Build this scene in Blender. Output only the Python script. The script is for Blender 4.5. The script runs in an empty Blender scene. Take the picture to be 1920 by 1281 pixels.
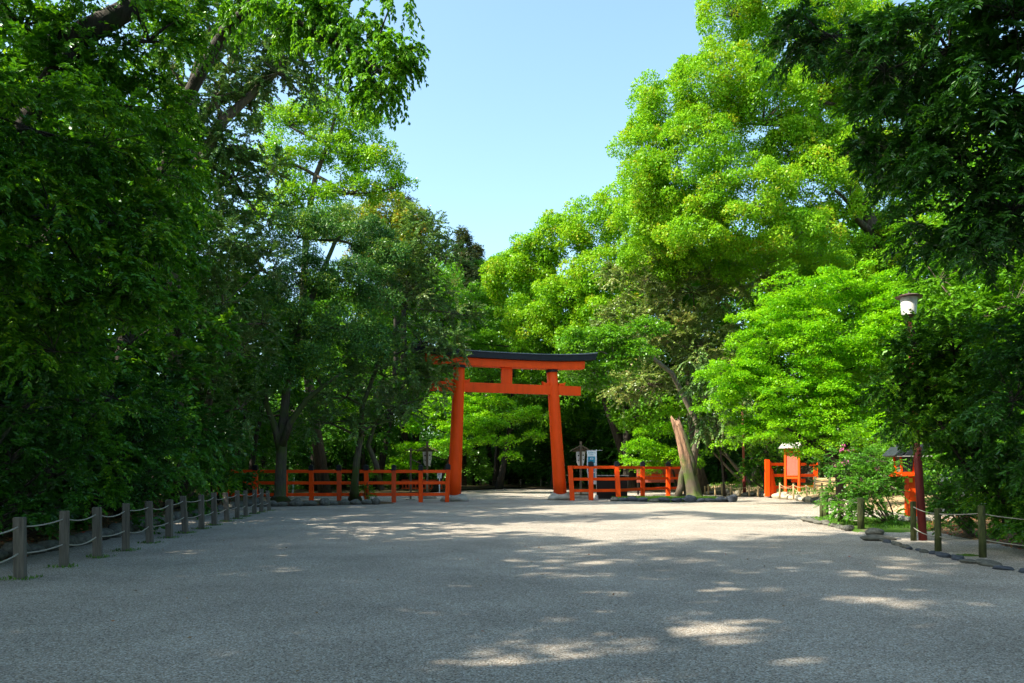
import bpy, math, random
import numpy as np
from mathutils import Vector, Matrix, Quaternion
random.seed(7)
RNG = np.random.default_rng(11)
C = bpy.context.scene.collection
R = math.radians

# ------------------------------------------------------------------ camera, sky, sun, exposure
F, HZ, CAMH = 1400.0, 886.0, 1.5
cam = bpy.data.cameras.new('camera')
cam.sensor_width = 36.0
cam.lens = F / 1920 * 36
cam.shift_y = (HZ - 640.5) / 1920
cam.clip_start = 0.05
cam.clip_end = 3000
camo = bpy.data.objects.new('camera', cam)
C.objects.link(camo)
camo.location = (0, 0, CAMH)
camo.rotation_euler = (R(90), 0, 0)
bpy.context.scene.camera = camo

SUN_DIR = Vector((-0.64, -0.27, 0.67)).normalized()      # towards the sun
SUN_EL = math.asin(SUN_DIR.z)
SUN_AZ = math.atan2(SUN_DIR.x, SUN_DIR.y)
world = bpy.data.worlds.new('World')
bpy.context.scene.world = world
world.use_nodes = True
wn = world.node_tree
bg = wn.nodes['Background']
sky = wn.nodes.new('ShaderNodeTexSky')
sky.sky_type = 'NISHITA'
sky.sun_disc = False
sky.sun_elevation = SUN_EL
sky.sun_rotation = SUN_AZ
sky.altitude = 0
sky.air_density = 1.0
sky.dust_density = 2.2
sky.ozone_density = 0.0
tint = wn.nodes.new('ShaderNodeVectorMath'); tint.operation = 'MULTIPLY'
tint.inputs[1].default_value = (0.85, 0.98, 0.96)
wn.links.new(sky.outputs[0], tint.inputs[0])
wn.links.new(tint.outputs[0], bg.inputs[0])
bg.inputs[1].default_value = 0.15
sl = bpy.data.lights.new('sun', 'SUN')
sl.energy = 4.3
sl.angle = R(0.53)
sl.color = (1.0, 0.90, 0.73)
slo = bpy.data.objects.new('sun', sl)
C.objects.link(slo)
slo.rotation_euler = SUN_DIR.to_track_quat('Z', 'Y').to_euler()
slo.location = (-30, -10, 60)
sc = bpy.context.scene
sc.view_settings.view_transform = 'Standard'
sc.view_settings.look = 'None'
sc.view_settings.exposure = 1.55
sc.view_settings.gamma = 1.0
sc.render.engine = 'CYCLES'
sc.cycles.max_bounces = 7
sc.cycles.diffuse_bounces = 4
sc.cycles.glossy_bounces = 2
sc.cycles.transmission_bounces = 5
sc.cycles.transparent_max_bounces = 4
sc.cycles.sample_clamp_indirect = 4.0
sc.cycles.use_denoising = True

# ------------------------------------------------------------------ helpers
def GP(px, py, z=0.0):
    """pixel of the photograph that shows ground height z -> world point"""
    Y = (CAMH - z) * F / (py - HZ)
    return Vector(((px - 960) / F * Y, Y, z))

def WP(px, py, Y):
    return Vector(((px - 960) / F * Y, Y, CAMH - (py - HZ) / F * Y))

def tag(o, label=None, cat=None, group=None, kind=None):
    if label: o['label'] = label
    if cat: o['category'] = cat
    if group: o['group'] = group
    if kind: o['kind'] = kind
    return o

def empty(name, loc, label, cat, group=None, rz=0.0):
    o = bpy.data.objects.new(name, None)
    C.objects.link(o)
    o.location = loc
    o.rotation_euler = (0, 0, rz)
    o.empty_display_size = 0.3
    return tag(o, label, cat, group)

def link_mesh(name, me, parent=None):
    o = bpy.data.objects.new(name, me)
    C.objects.link(o)
    if parent is not None:
        o.parent = parent
    return o

class MB:
    """collects shapes and builds them as one mesh"""
    def __init__(s):
        s.v, s.f = [], []
    def add(s, vs, fs):
        n = len(s.v)
        s.v += [tuple(v) for v in vs]
        s.f += [tuple(i + n for i in f) for f in fs]
        return s
    def box(s, c, size, rot=None, taper=1.0):
        hx, hy, hz = size[0] / 2, size[1] / 2, size[2] / 2
        vs = [Vector((x * hx * (taper if z > 0 else 1), y * hy * (taper if z > 0 else 1), z * hz))
              for z in (-1, 1) for x, y in ((-1, -1), (1, -1), (1, 1), (-1, 1))]
        if rot is not None:
            vs = [rot @ v for v in vs]
        c = Vector(c)
        return s.add([v + c for v in vs], [(3, 2, 1, 0), (4, 5, 6, 7), (0, 1, 5, 4), (1, 2, 6, 5), (2, 3, 7, 6), (3, 0, 4, 7)])
    def bar(s, a, b, w, h):
        """rectangular bar from a to b, w across (horizontal), h high"""
        a, b = Vector(a), Vector(b)
        d = (b - a)
        L = d.length
        x = d.normalized()
        up = Vector((0, 0, 1))
        if abs(x.z) > 0.9: up = Vector((0, 1, 0))
        y = up.cross(x).normalized()
        z = x.cross(y)
        m = Matrix((x, y, z)).transposed()
        return s.box((a + b) / 2, (L, w, h), m)
    def tube(s, pts, rad, n=8, cap=True, jitter=0.0):
        pts = [Vector(p) for p in pts]
        if not hasattr(rad, '__len__'): rad = [rad] * len(pts)
        vs = []
        ref = None
        for i, p in enumerate(pts):
            t = (pts[min(i + 1, len(pts) - 1)] - pts[max(i - 1, 0)]).normalized()
            if ref is None:
                ref = Vector((1, 0, 0)) if abs(t.x) < 0.8 else Vector((0, 1, 0))
            u = (ref - t * ref.dot(t)).normalized()
            w = t.cross(u)
            ref = u
            for k in range(n):
                a = 2 * math.pi * k / n
                r = rad[i] * (1 + (random.uniform(-jitter, jitter) if jitter else 0))
                vs.append(p + (u * math.cos(a) + w * math.sin(a)) * r)
        fs = []
        for i in range(len(pts) - 1):
            for k in range(n):
                k2 = (k + 1) % n
                fs.append((i * n + k, i * n + k2, (i + 1) * n + k2, (i + 1) * n + k))
        if cap:
            fs.append(tuple(range(n - 1, -1, -1)))
            fs.append(tuple((len(pts) - 1) * n + k for k in range(n)))
        return s.add(vs, fs)
    def prism(s, outline, y0, y1, rot=None, off=(0, 0, 0)):
        """outline in x,z extruded along y"""
        n = len(outline)
        vs = [Vector((x, y0, z)) for x, z in outline] + [Vector((x, y1, z)) for x, z in outline]
        if rot is not None: vs = [rot @ v for v in vs]
        off = Vector(off)
        fs = [tuple(range(n)), tuple(range(2 * n - 1, n - 1, -1))]
        for k in range(n):
            k2 = (k + 1) % n
            fs.append((k, k + n, k2 + n, k2))
        return s.add([v + off for v in vs], fs)
    def build(s, name, mat, parent=None, bevel=0.0, smooth=False, local=None):
        me = bpy.data.meshes.new(name)
        vs = s.v
        if local is not None:
            inv = Vector(local)
            vs = [tuple(Vector(v) - inv) for v in vs]
        me.from_pydata(vs, [], s.f)
        me.materials.append(mat)
        if smooth:
            me.polygons.foreach_set('use_smooth', [True] * len(me.polygons))
        me.update()
        o = link_mesh(name, me, parent)
        if bevel:
            b = o.modifiers.new('bevel', 'BEVEL')
            b.width = bevel
            b.segments = 2
            b.limit_method = 'ANGLE'
        return o

def copy_tree(o, parent=None):
    c = o.copy()
    C.objects.link(c)
    if parent is not None: c.parent = parent
    for ch in o.children:
        copy_tree(ch, c)
    return c

# ------------------------------------------------------------------ materials
def nodes(m):
    m.use_nodes = True
    nt = m.node_tree
    return nt, nt.nodes['Principled BSDF']

def solid(name, col, rough=0.6, var=0.15, scale=8.0, bump=0.0, metal=0.0, bscale=None, stretch=None, col2=None):
    m = bpy.data.materials.new(name)
    nt, b = nodes(m)
    b.inputs['Roughness'].default_value = rough
    b.inputs['Metallic'].default_value = metal
    b.inputs['Specular IOR Level'].default_value = 0.22 if rough > 0.4 else 0.5
    tc = nt.nodes.new('ShaderNodeTexCoord')
    mp = nt.nodes.new('ShaderNodeMapping')
    if stretch: mp.inputs['Scale'].default_value = stretch
    nt.links.new(tc.outputs['Object'], mp.inputs[0])
    nz = nt.nodes.new('ShaderNodeTexNoise')
    nz.inputs['Scale'].default_value = scale
    nz.inputs['Detail'].default_value = 6
    nz.inputs['Roughness'].default_value = 0.65
    nt.links.new(mp.outputs[0], nz.inputs[0])
    r = nt.nodes.new('ShaderNodeValToRGB')
    r.color_ramp.elements[0].position = 0.3
    r.color_ramp.elements[1].position = 0.7
    c2 = col2 or tuple(min(1, c * (1 + var)) for c in col)
    c1 = tuple(c * (1 - var) for c in col)
    r.color_ramp.elements[0].color = (*c1, 1)
    r.color_ramp.elements[1].color = (*c2, 1)
    nt.links.new(nz.outputs[0], r.inputs[0])
    nt.links.new(r.outputs[0], b.inputs['Base Color'])
    if bump:
        bp = nt.nodes.new('ShaderNodeBump')
        bp.inputs['Strength'].default_value = bump
        bp.inputs['Distance'].default_value = 0.02
        nz2 = nt.nodes.new('ShaderNodeTexNoise')
        nz2.inputs['Scale'].default_value = bscale or scale * 3
        nz2.inputs['Detail'].default_value = 8
        nt.links.new(mp.outputs[0], nz2.inputs[0])
        nt.links.new(nz2.outputs[0], bp.inputs['Height'])
        nt.links.new(bp.outputs[0], b.inputs['Normal'])
    return m

def leaf_mat(name, c1, c2, c3=None, trans=0.35, gloss=0.10, rough=0.38, c3pos=0.90):
    m = bpy.data.materials.new(name)
    m.use_nodes = True
    nt = m.node_tree
    for n in list(nt.nodes): nt.nodes.remove(n)
    N, L = nt.nodes.new, nt.links.new
    out = N('ShaderNodeOutputMaterial')
    at = N('ShaderNodeAttribute'); at.attribute_name = 'v'
    ramp = N('ShaderNodeValToRGB')
    ramp.color_ramp.elements[0].color = (*c1, 1)
    ramp.color_ramp.elements[1].color = (*c2, 1)
    ramp.color_ramp.elements[0].position = 0.05
    ramp.color_ramp.elements[1].position = 0.93
    if c3:
        ramp.color_ramp.elements[1].position = 0.74
        e = ramp.color_ramp.elements.new(c3pos); e.color = (*c3, 1)
    L(at.outputs['Fac'], ramp.inputs[0])
    dif = N('ShaderNodeBsdfDiffuse'); L(ramp.outputs[0], dif.inputs[0])
    tcol = N('ShaderNodeMixRGB'); tcol.blend_type = 'MULTIPLY'; tcol.inputs[0].default_value = 1
    L(ramp.outputs[0], tcol.inputs[1]); tcol.inputs[2].default_value = (1.25, 1.15, 0.5, 1)
    tr = N('ShaderNodeBsdfTranslucent'); L(tcol.outputs[0], tr.inputs[0])
    mx = N('ShaderNodeMixShader'); mx.inputs[0].default_value = trans
    L(dif.outputs[0], mx.inputs[1]); L(tr.outputs[0], mx.inputs[2])
    gl = N('ShaderNodeBsdfGlossy'); gl.inputs['Roughness'].default_value = rough
    gl.inputs[0].default_value = (0.9, 0.95, 1, 1)
    lw = N('ShaderNodeLayerWeight'); lw.inputs[0].default_value = 0.25
    ml = N('ShaderNodeMath'); ml.operation = 'MULTIPLY_ADD'
    L(lw.outputs['Fresnel'], ml.inputs[0]); ml.inputs[1].default_value = gloss * 1.2; ml.inputs[2].default_value = gloss * 0.35
    m2 = N('ShaderNodeMixShader'); L(ml.outputs[0], m2.inputs[0])
    L(mx.outputs[0], m2.inputs[1]); L(gl.outputs[0], m2.inputs[2])
    L(m2.outputs[0], out.inputs[0])
    return m

def bark_mat(name, c1, c2, moss=None, mossamt=0.5, vscale=2.0):
    m = bpy.data.materials.new(name)
    nt, b = nodes(m)
    b.inputs['Roughness'].default_value = 0.9
    N, L = nt.nodes.new, nt.links.new
    tc = N('ShaderNodeTexCoord'); mp = N('ShaderNodeMapping')
    mp.inputs['Scale'].default_value = (6, 6, 1.0)
    L(tc.outputs['Object'], mp.inputs[0])
    nz = N('ShaderNodeTexNoise'); nz.inputs['Scale'].default_value = vscale; nz.inputs['Detail'].default_value = 9; nz.inputs['Roughness'].default_value = 0.7
    L(mp.outputs[0], nz.inputs[0])
    r = N('ShaderNodeValToRGB')
    r.color_ramp.elements[0].position = 0.35; r.color_ramp.elements[1].position = 0.68
    r.color_ramp.elements[0].color = (*c1, 1); r.color_ramp.elements[1].color = (*c2, 1)
    L(nz.outputs[0], r.inputs[0])
    last = r.outputs[0]
    if moss:
        nz3 = N('ShaderNodeTexNoise'); nz3.inputs['Scale'].default_value = 1.3; nz3.inputs['Detail'].default_value = 8
        L(tc.outputs['Object'], nz3.inputs[0])
        mr = N('ShaderNodeMapRange'); mr.inputs[1].default_value = 0.62 - 0.25 * mossamt; mr.inputs[2].default_value = 0.75 - 0.25 * mossamt
        L(nz3.outputs[0], mr.inputs[0])
        mix = N('ShaderNodeMixRGB'); L(mr.outputs[0], mix.inputs[0]); L(last, mix.inputs[1]); mix.inputs[2].default_value = (*moss, 1)
        last = mix.outputs[0]
    L(last, b.inputs['Base Color'])
    bp = N('ShaderNodeBump'); bp.inputs['Strength'].default_value = 0.8; bp.inputs['Distance'].default_value = 0.05
    L(nz.outputs[0], bp.inputs['Height']); L(bp.outputs[0], b.inputs['Normal'])
    return m

def deadwood_mat(name):
    m = bark_mat(name, (0.06, 0.03, 0.018), (0.46, 0.27, 0.16), vscale=1.1)
    nt = m.node_tree; b = nt.nodes['Principled BSDF']; N, L = nt.nodes.new, nt.links.new
    src = b.inputs['Base Color'].links[0].from_socket
    tc = N('ShaderNodeTexCoord'); sp = N('ShaderNodeSeparateXYZ'); L(tc.outputs['Object'], sp.inputs[0])
    nz = N('ShaderNodeTexNoise'); nz.inputs['Scale'].default_value = 2.2; nz.inputs['Detail'].default_value = 9; nz.inputs['Roughness'].default_value = 0.7
    L(tc.outputs['Object'], nz.inputs[0])
    a = N('ShaderNodeMath'); a.operation = 'MULTIPLY_ADD'; L(nz.outputs[0], a.inputs[0]); a.inputs[1].default_value = 3.2; L(sp.outputs['Z'], a.inputs[2])
    mr = N('ShaderNodeMapRange'); L(a.outputs[0], mr.inputs[0]); mr.inputs[1].default_value = 3.3; mr.inputs[2].default_value = 4.1
    n2 = N('ShaderNodeTexNoise'); n2.inputs['Scale'].default_value = 1.6; n2.inputs['Detail'].default_value = 9; L(tc.outputs['Object'], n2.inputs[0])
    r2 = N('ShaderNodeValToRGB'); r2.color_ramp.elements[0].position = .42; r2.color_ramp.elements[1].position = .6
    r2.color_ramp.elements[0].color = (0.10, 0.08, 0.055, 1); r2.color_ramp.elements[1].color = (0.06, 0.10, 0.012, 1)
    L(n2.outputs[0], r2.inputs[0])
    mx = N('ShaderNodeMixRGB'); L(mr.outputs[0], mx.inputs[0]); L(r2.outputs[0], mx.inputs[1]); L(src, mx.inputs[2])
    L(mx.outputs[0], b.inputs['Base Color'])
    return m

def ground_mat(name, cols, scale, bump, big=0.15, rough=0.95, extra=None):
    """voronoi pebbles: cols = ramp of cell colours"""
    m = bpy.data.materials.new(name)
    nt, b = nodes(m)
    b.inputs['Roughness'].default_value = rough
    b.inputs['Specular IOR Level'].default_value = 0.15
    N, L = nt.nodes.new, nt.links.new
    tc = N('ShaderNodeTexCoord')
    vo = N('ShaderNodeTexVoronoi'); vo.inputs['Scale'].default_value = scale
    L(tc.outputs['Object'], vo.inputs[0])
    sep = N('ShaderNodeSeparateColor'); L(vo.outputs['Color'], sep.inputs[0])
    r = N('ShaderNodeValToRGB')
    while len(r.color_ramp.elements) < len(cols): r.color_ramp.elements.new(0.5)
    for i, c in enumerate(cols):
        r.color_ramp.elements[i].position = i / (len(cols) - 1)
        r.color_ramp.elements[i].color = (*c, 1)
    L(sep.outputs[0], r.inputs[0])
    nz = N('ShaderNodeTexNoise'); nz.inputs['Scale'].default_value = 0.55; nz.inputs['Detail'].default_value = 7; nz.inputs['Roughness'].default_value = 0.6
    L(tc.outputs['Object'], nz.inputs[0])
    mr = N('ShaderNodeMapRange'); mr.inputs[1].default_value = 0.3; mr.inputs[2].default_value = 0.7
    mr.inputs[3].default_value = 1 - big; mr.inputs[4].default_value = 1 + big
    L(nz.outputs[0], mr.inputs[0])
    mul = N('ShaderNodeVectorMath'); mul.operation = 'SCALE'
    L(r.outputs[0], mul.inputs[0]); L(mr.outputs[0], mul.inputs['Scale'])
    last = mul.outputs[0]
    if extra:   # patches of another ground colour
        n2 = N('ShaderNodeTexNoise'); n2.inputs['Scale'].default_value = extra[1]; n2.inputs['Detail'].default_value = 10; n2.inputs['Roughness'].default_value = 0.7
        L(tc.outputs['Object'], n2.inputs[0])
        m2 = N('ShaderNodeMapRange'); m2.inputs[1].default_value = extra[2]; m2.inputs[2].default_value = extra[2] + 0.08
        L(n2.outputs[0], m2.inputs[0])
        mix = N('ShaderNodeMixRGB'); L(m2.outputs[0], mix.inputs[0]); L(last, mix.inputs[1]); mix.inputs[2].default_value = (*extra[0], 1)
        last = mix.outputs[0]
    L(last, b.inputs['Base Color'])
    bp = N('ShaderNodeBump'); bp.inputs['Strength'].default_value = bump; bp.inputs['Distance'].default_value = 0.012
    inv = N('ShaderNodeMath'); inv.operation = 'SUBTRACT'; inv.inputs[0].default_value = 1.0
    L(vo.outputs['Distance'], inv.inputs[1])
    L(inv.outputs[0], bp.inputs['Height'])
    bp2 = N('ShaderNodeBump'); bp2.inputs['Strength'].default_value = 0.5; bp2.inputs['Distance'].default_value = 0.05
    nz4 = N('ShaderNodeTexNoise'); nz4.inputs['Scale'].default_value = 4.0; nz4.inputs['Detail'].default_value = 8
    L(tc.outputs['Object'], nz4.inputs[0]); L(nz4.outputs[0], bp2.inputs['Height']); L(bp.outputs[0], bp2.inputs['Normal'])
    L(bp2.outputs[0], b.inputs['Normal'])
    return m

M = {}
M['vermilion'] = solid('vermilion_paint', (0.86, 0.072, 0.0015), 0.55, 0.10, 3.0, bump=0.12, bscale=40, stretch=(1, 1, 0.25))
def worn(m, dirt=(0.16, 0.035, 0.01), amt=0.55):
    nt = m.node_tree; b = nt.nodes['Principled BSDF']; N, L = nt.nodes.new, nt.links.new
    src = b.inputs['Base Color'].links[0].from_socket
    tc = N('ShaderNodeTexCoord'); mp = N('ShaderNodeMapping'); mp.inputs['Scale'].default_value = (5, 5, .5); L(tc.outputs['Object'], mp.inputs[0])
    nz = N('ShaderNodeTexNoise'); nz.inputs['Scale'].default_value = 1.6; nz.inputs['Detail'].default_value = 11; nz.inputs['Roughness'].default_value = .75; L(mp.outputs[0], nz.inputs[0])
    mr = N('ShaderNodeMapRange'); L(nz.outputs[0], mr.inputs[0]); mr.inputs[1].default_value = .54; mr.inputs[2].default_value = .78; mr.inputs[4].default_value = amt
    mx = N('ShaderNodeMixRGB'); L(mr.outputs[0], mx.inputs[0]); L(src, mx.inputs[1]); mx.inputs[2].default_value = (*dirt, 1)
    L(mx.outputs[0], b.inputs['Base Color'])
worn(M['vermilion'], amt=0.3)
M['vermilion_old'] = solid('weathered_vermilion_paint', (0.62, 0.075, 0.02), 0.6, 0.2, 4.0, bump=0.25, bscale=30, stretch=(1, 1, 0.2))
M['pinkred'] = solid('faded_red_boards', (0.36, 0.10, 0.07), 0.7, 0.2, 3.0, bump=0.3, stretch=(8, 8, 0.5))
M['black'] = solid('black_lacquer', (0.014, 0.016, 0.022), 0.45, 0.3, 5.0)
M['kasagi_top'] = solid('grey_copper_roof', (0.10, 0.12, 0.15), 0.35, 0.2, 5.0)
M['stone'] = solid('granite_base', (0.34, 0.32, 0.27), 0.85, 0.35, 4.0, bump=0.8, bscale=14)
M['rock'] = solid('border_rock', (0.11, 0.11, 0.095), 0.9, 0.5, 5.0, bump=1.0, bscale=12)
M['rock_dark'] = solid('blue_grey_rock', (0.06, 0.07, 0.09), 0.8, 0.4, 5.0, bump=0.8, bscale=12)
M['rock_pale'] = solid('pale_rock', (0.38, 0.34, 0.26), 0.9, 0.35, 5.0, bump=0.9, bscale=12)
M['post'] = solid('weathered_grey_timber', (0.13, 0.115, 0.095), 0.85, 0.4, 3.0, bump=0.6, bscale=9, stretch=(9, 9, 0.7))
M['mosspost'] = solid('mossy_log', (0.045, 0.05, 0.03), 0.9, 0.5, 5.0, bump=0.6, bscale=9, stretch=(5, 5, 0.8), col2=(0.10, 0.12, 0.04))
M['wood'] = solid('grey_brown_timber', (0.15, 0.12, 0.08), 0.85, 0.35, 3.0, bump=0.5, bscale=9, stretch=(9, 9, 0.7))
M['plaque'] = solid('old_white_plaque', (0.74, 0.69, 0.62), 0.8, 0.3, 4.0)
M['ink'] = solid('ink_dark', (0.03, 0.03, 0.035), 0.7, 0.2, 5.0)
M['rope'] = solid('pale_rope', (0.36, 0.33, 0.28), 0.9, 0.2, 40.0, bump=0.5, bscale=90)
M['straw'] = solid('straw_rope', (0.46, 0.36, 0.20), 0.9, 0.25, 30.0, bump=0.5, bscale=60)
M['bamboo'] = solid('pale_stake', (0.42, 0.32, 0.17), 0.8, 0.25, 8.0)
M['pole'] = solid('oxblood_pole_paint', (0.14, 0.022, 0.020), 0.5, 0.2, 3.0)
M['pole_light'] = solid('faded_red_pole_paint', (0.42, 0.13, 0.09), 0.5, 0.25, 3.0)
M['lampcap'] = solid('brown_lamp_cap', (0.12, 0.07, 0.06), 0.5, 0.15, 5.0)
M['lampshade'] = solid('white_glass_shade', (0.78, 0.78, 0.74), 0.35, 0.04, 3.0)
M['darkpanel'] = solid('dark_brown_panel', (0.012, 0.009, 0.008), 0.9, 0.2, 4.0)
M['greytop'] = solid('grey_sheet_roof', (0.34, 0.33, 0.31), 0.6, 0.2, 4.0)
M['whitecloth'] = solid('white_banner_cloth', (0.62, 0.68, 0.72), 0.8, 0.05, 4.0)
M['teal'] = solid('teal_print', (0.015, 0.24, 0.38), 0.8, 0.06, 4.0)
M['white'] = solid('white_enamel', (0.66, 0.70, 0.74), 0.4, 0.05, 4.0)
M['signblue'] = solid('pale_blue_sign', (0.42, 0.58, 0.66), 0.5, 0.06, 4.0)
M['redprint'] = solid('red_print', (0.5, 0.02, 0.03), 0.5, 0.06, 4.0)
M['yellow'] = solid('yellow_plastic', (0.75, 0.60, 0.02), 0.5, 0.05, 4.0)
M['tile'] = solid('dark_roof_boards', (0.022, 0.026, 0.034), 0.4, 0.3, 6.0)
M['pane'] = solid('dim_lantern_pane', (0.10, 0.13, 0.12), 0.15, 0.2, 4.0)
M['metal'] = solid('grey_metal', (0.25, 0.26, 0.28), 0.35, 0.1, 4.0, metal=0.8)
M['deadwood'] = deadwood_mat('bare_dead_wood')
M['bark_moss'] = bark_mat('mossy_bark', (0.030, 0.026, 0.018), (0.11, 0.095, 0.065), (0.05, 0.075, 0.012), 0.7)
M['bark'] = bark_mat('brown_grey_bark', (0.035, 0.026, 0.018), (0.15, 0.115, 0.08), (0.055, 0.075, 0.02), 0.25)
M['bark_dark'] = bark_mat('dark_bark', (0.010, 0.008, 0.006), (0.045, 0.036, 0.026), (0.02, 0.035, 0.01), 0.2)
M['bark_pale'] = bark_mat('pale_bark', (0.10, 0.085, 0.06), (0.28, 0.24, 0.18), (0.09, 0.11, 0.04), 0.3)
M['gravel'] = ground_mat('fine_gravel', [(0.09, 0.08, 0.07), (0.24, 0.22, 0.185), (0.34, 0.31, 0.265), (0.41, 0.38, 0.33), (0.27, 0.20, 0.14), (0.46, 0.43, 0.38), (0.60, 0.57, 0.52)], 82, 0.9, 0.2)
M['soil'] = ground_mat('leaf_strewn_soil', [(0.03, 0.022, 0.014), (0.09, 0.06, 0.035), (0.16, 0.11, 0.06), (0.06, 0.045, 0.025)], 26, 1.0, 0.3, extra=((0.04, 0.08, 0.015), 1.4, 0.55))
M['sand'] = ground_mat('sandy_bank_soil', [(0.20, 0.15, 0.09), (0.38, 0.28, 0.17), (0.46, 0.35, 0.22), (0.28, 0.2, 0.11)], 40, 0.8, 0.25, extra=((0.07, 0.13, 0.02), 1.1, 0.56))
M['forestfloor'] = ground_mat('forest_floor', [(0.02, 0.018, 0.01), (0.05, 0.04, 0.02), (0.08, 0.06, 0.03), (0.03, 0.04, 0.012)], 12, 1.0, 0.3)
M['moss'] = ground_mat('moss_cover', [(0.04, 0.09, 0.008), (0.06, 0.14, 0.012), (0.09, 0.18, 0.02)], 60, 1.0, 0.3, extra=((0.16, 0.13, 0.09), 2.2, 0.54))
LEAF = {
 'camphor': leaf_mat('camphor_leaves', (0.085, 0.28, 0.006), (0.255, 0.48, 0.012), (0.36, 0.30, 0.02), 0.42, 0.03, c3pos=0.985),
 'camphor_deep': leaf_mat('camphor_deep_leaves', (0.05, 0.19, 0.006), (0.16, 0.38, 0.012), None, 0.42, 0.04),
 'maple': leaf_mat('maple_leaves', (0.085, 0.33, 0.004), (0.28, 0.56, 0.008), None, 0.5, 0.04),
 'fresh': leaf_mat('fresh_green_leaves', (0.05, 0.20, 0.008), (0.16, 0.38, 0.015), None, 0.45, 0.06),
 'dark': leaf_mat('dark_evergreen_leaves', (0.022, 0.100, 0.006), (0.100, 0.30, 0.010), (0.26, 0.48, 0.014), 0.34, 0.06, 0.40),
 'darkest': leaf_mat('darkest_evergreen_leaves', (0.014, 0.068, 0.006), (0.055, 0.20, 0.010), None, 0.32, 0.07, 0.40),  # deepest of the evergreen leaf greens
 'teal': leaf_mat('blue_green_leaves', (0.018, 0.080, 0.014), (0.080, 0.23, 0.020), (0.26, 0.40, 0.012), 0.25, 0.07, 0.45),
 'greygreen': leaf_mat('grey_green_leaves', (0.040, 0.12, 0.016), (0.14, 0.28, 0.045), (0.26, 0.27, 0.10), 0.25, 0.12, 0.4),
 'olive': leaf_mat('olive_brown_leaves', (0.09, 0.17, 0.025), (0.26, 0.36, 0.07), (0.40, 0.30, 0.14), 0.25, 0.16, 0.35),
 'conifer': leaf_mat('conifer_needles', (0.030, 0.060, 0.020), (0.09, 0.12, 0.04), (0.14, 0.09, 0.04), 0.15, 0.05),
 'orange': leaf_mat('bronze_young_leaves', (0.10, 0.24, 0.012), (0.28, 0.34, 0.02), (0.45, 0.22, 0.05), 0.4, 0.05),
 'azalea': leaf_mat('azalea_leaves', (0.045, 0.17, 0.012), (0.14, 0.38, 0.02), None, 0.4, 0.08),
 'grass': leaf_mat('undergrowth_blades', (0.04, 0.12, 0.012), (0.12, 0.28, 0.02), None, 0.35, 0.05),
 'litter': leaf_mat('fallen_leaf_litter', (0.08, 0.045, 0.02), (0.30, 0.19, 0.09), (0.4, 0.10, 0.05), 0.15, 0.05),
 'pink': leaf_mat('pink_petals', (0.55, 0.06, 0.30), (0.75, 0.20, 0.50), None, 0.3, 0.02),
 'whitepetal': leaf_mat('white_petals', (0.55, 0.52, 0.58), (0.75, 0.72, 0.78), None, 0.3, 0.02),
}

# ------------------------------------------------------------------ foliage machinery
def unit(a):
    return a / (np.linalg.norm(a, axis=1, keepdims=True) + 1e-9)

def leaf_mesh(name, P, A, Nn, L, W, val, mat, fold=False):
    """P leaf bases, A axes, Nn normals, L and W arrays, val colour value; one leaf = one rhombus (or a folded six-corner blade)"""
    n = len(P)
    A = unit(A)
    S = unit(np.cross(A, Nn))
    N2 = np.cross(S, A)
    L = L[:, None]; W = W[:, None]
    if not fold:
        V = np.stack([P, P + A * L * 0.45 + S * W * 0.5, P + A * L, P + A * L * 0.45 - S * W * 0.5], 1).reshape(-1, 3)
        idx = np.arange(4 * n, dtype=np.int32)
        sizes = 4; nf = n
        vv = val
    else:
        droop = -N2 * L * 0.10
        V = np.stack([P, P + A * L * 0.30 + S * W * 0.46 + N2 * W * 0.14, P + A * L * 0.68 + S * W * 0.36 + N2 * W * 0.1,
                      P + A * L + droop, P + A * L * 0.68 - S * W * 0.36 + N2 * W * 0.1, P + A * L * 0.30 - S * W * 0.46 + N2 * W * 0.14], 1).reshape(-1, 3)
        b = (np.arange(n, dtype=np.int32) * 6)[:, None]
        idx = np.concatenate([b + 0, b + 1, b + 2, b + 3, b + 0, b + 3, b + 4, b + 5], 1).reshape(-1)
        sizes = 4; nf = 2 * n
        vv = np.repeat(val, 2)
    me = bpy.data.meshes.new(name)
    me.vertices.add(len(V)); me.vertices.foreach_set('co', V.astype(np.float32).reshape(-1))
    me.loops.add(len(idx)); me.loops.foreach_set('vertex_index', idx)
    me.polygons.add(nf)
    me.polygons.foreach_set('loop_start', np.arange(nf, dtype=np.int32) * sizes)
    at = me.attributes.new('v', 'FLOAT', 'FACE')
    at.data.foreach_set('value', vv.astype(np.float32))
    me.materials.append(mat)
    me.update(calc_edges=True)
    return me

def clumps_in(lobes, c, dens, shell=0.5, zmin=-0.75):
    """clump centres in the outer part of each ellipsoid"""
    cs, ds, li = [], [], []
    for k, (cx, cy, cz, rx, ry, rz) in enumerate(lobes):
        rm = (rx * ry * rz) ** (1 / 3)
        n = max(3, int(dens * 4 * math.pi * rm * rm / (math.pi * c * c)))
        u = unit(RNG.normal(size=(n * 2, 3)))
        u = u[u[:, 2] > zmin][:n]
        rr = shell + (1 - shell) * RNG.random(len(u)) ** 0.6
        rr = rr * (1 + 0.10 * np.sin(u[:, 0] * 5 + k) * np.cos(u[:, 2] * 4 + k * 2))
        p = u * rr[:, None] * np.array([rx, ry, rz]) + np.array([cx, cy, cz])
        cs.append(p); ds.append(unit(u / np.array([rx, ry, rz]))); li.append(np.full(len(u), k))
    return np.concatenate(cs), np.concatenate(ds), np.concatenate(li)

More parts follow.
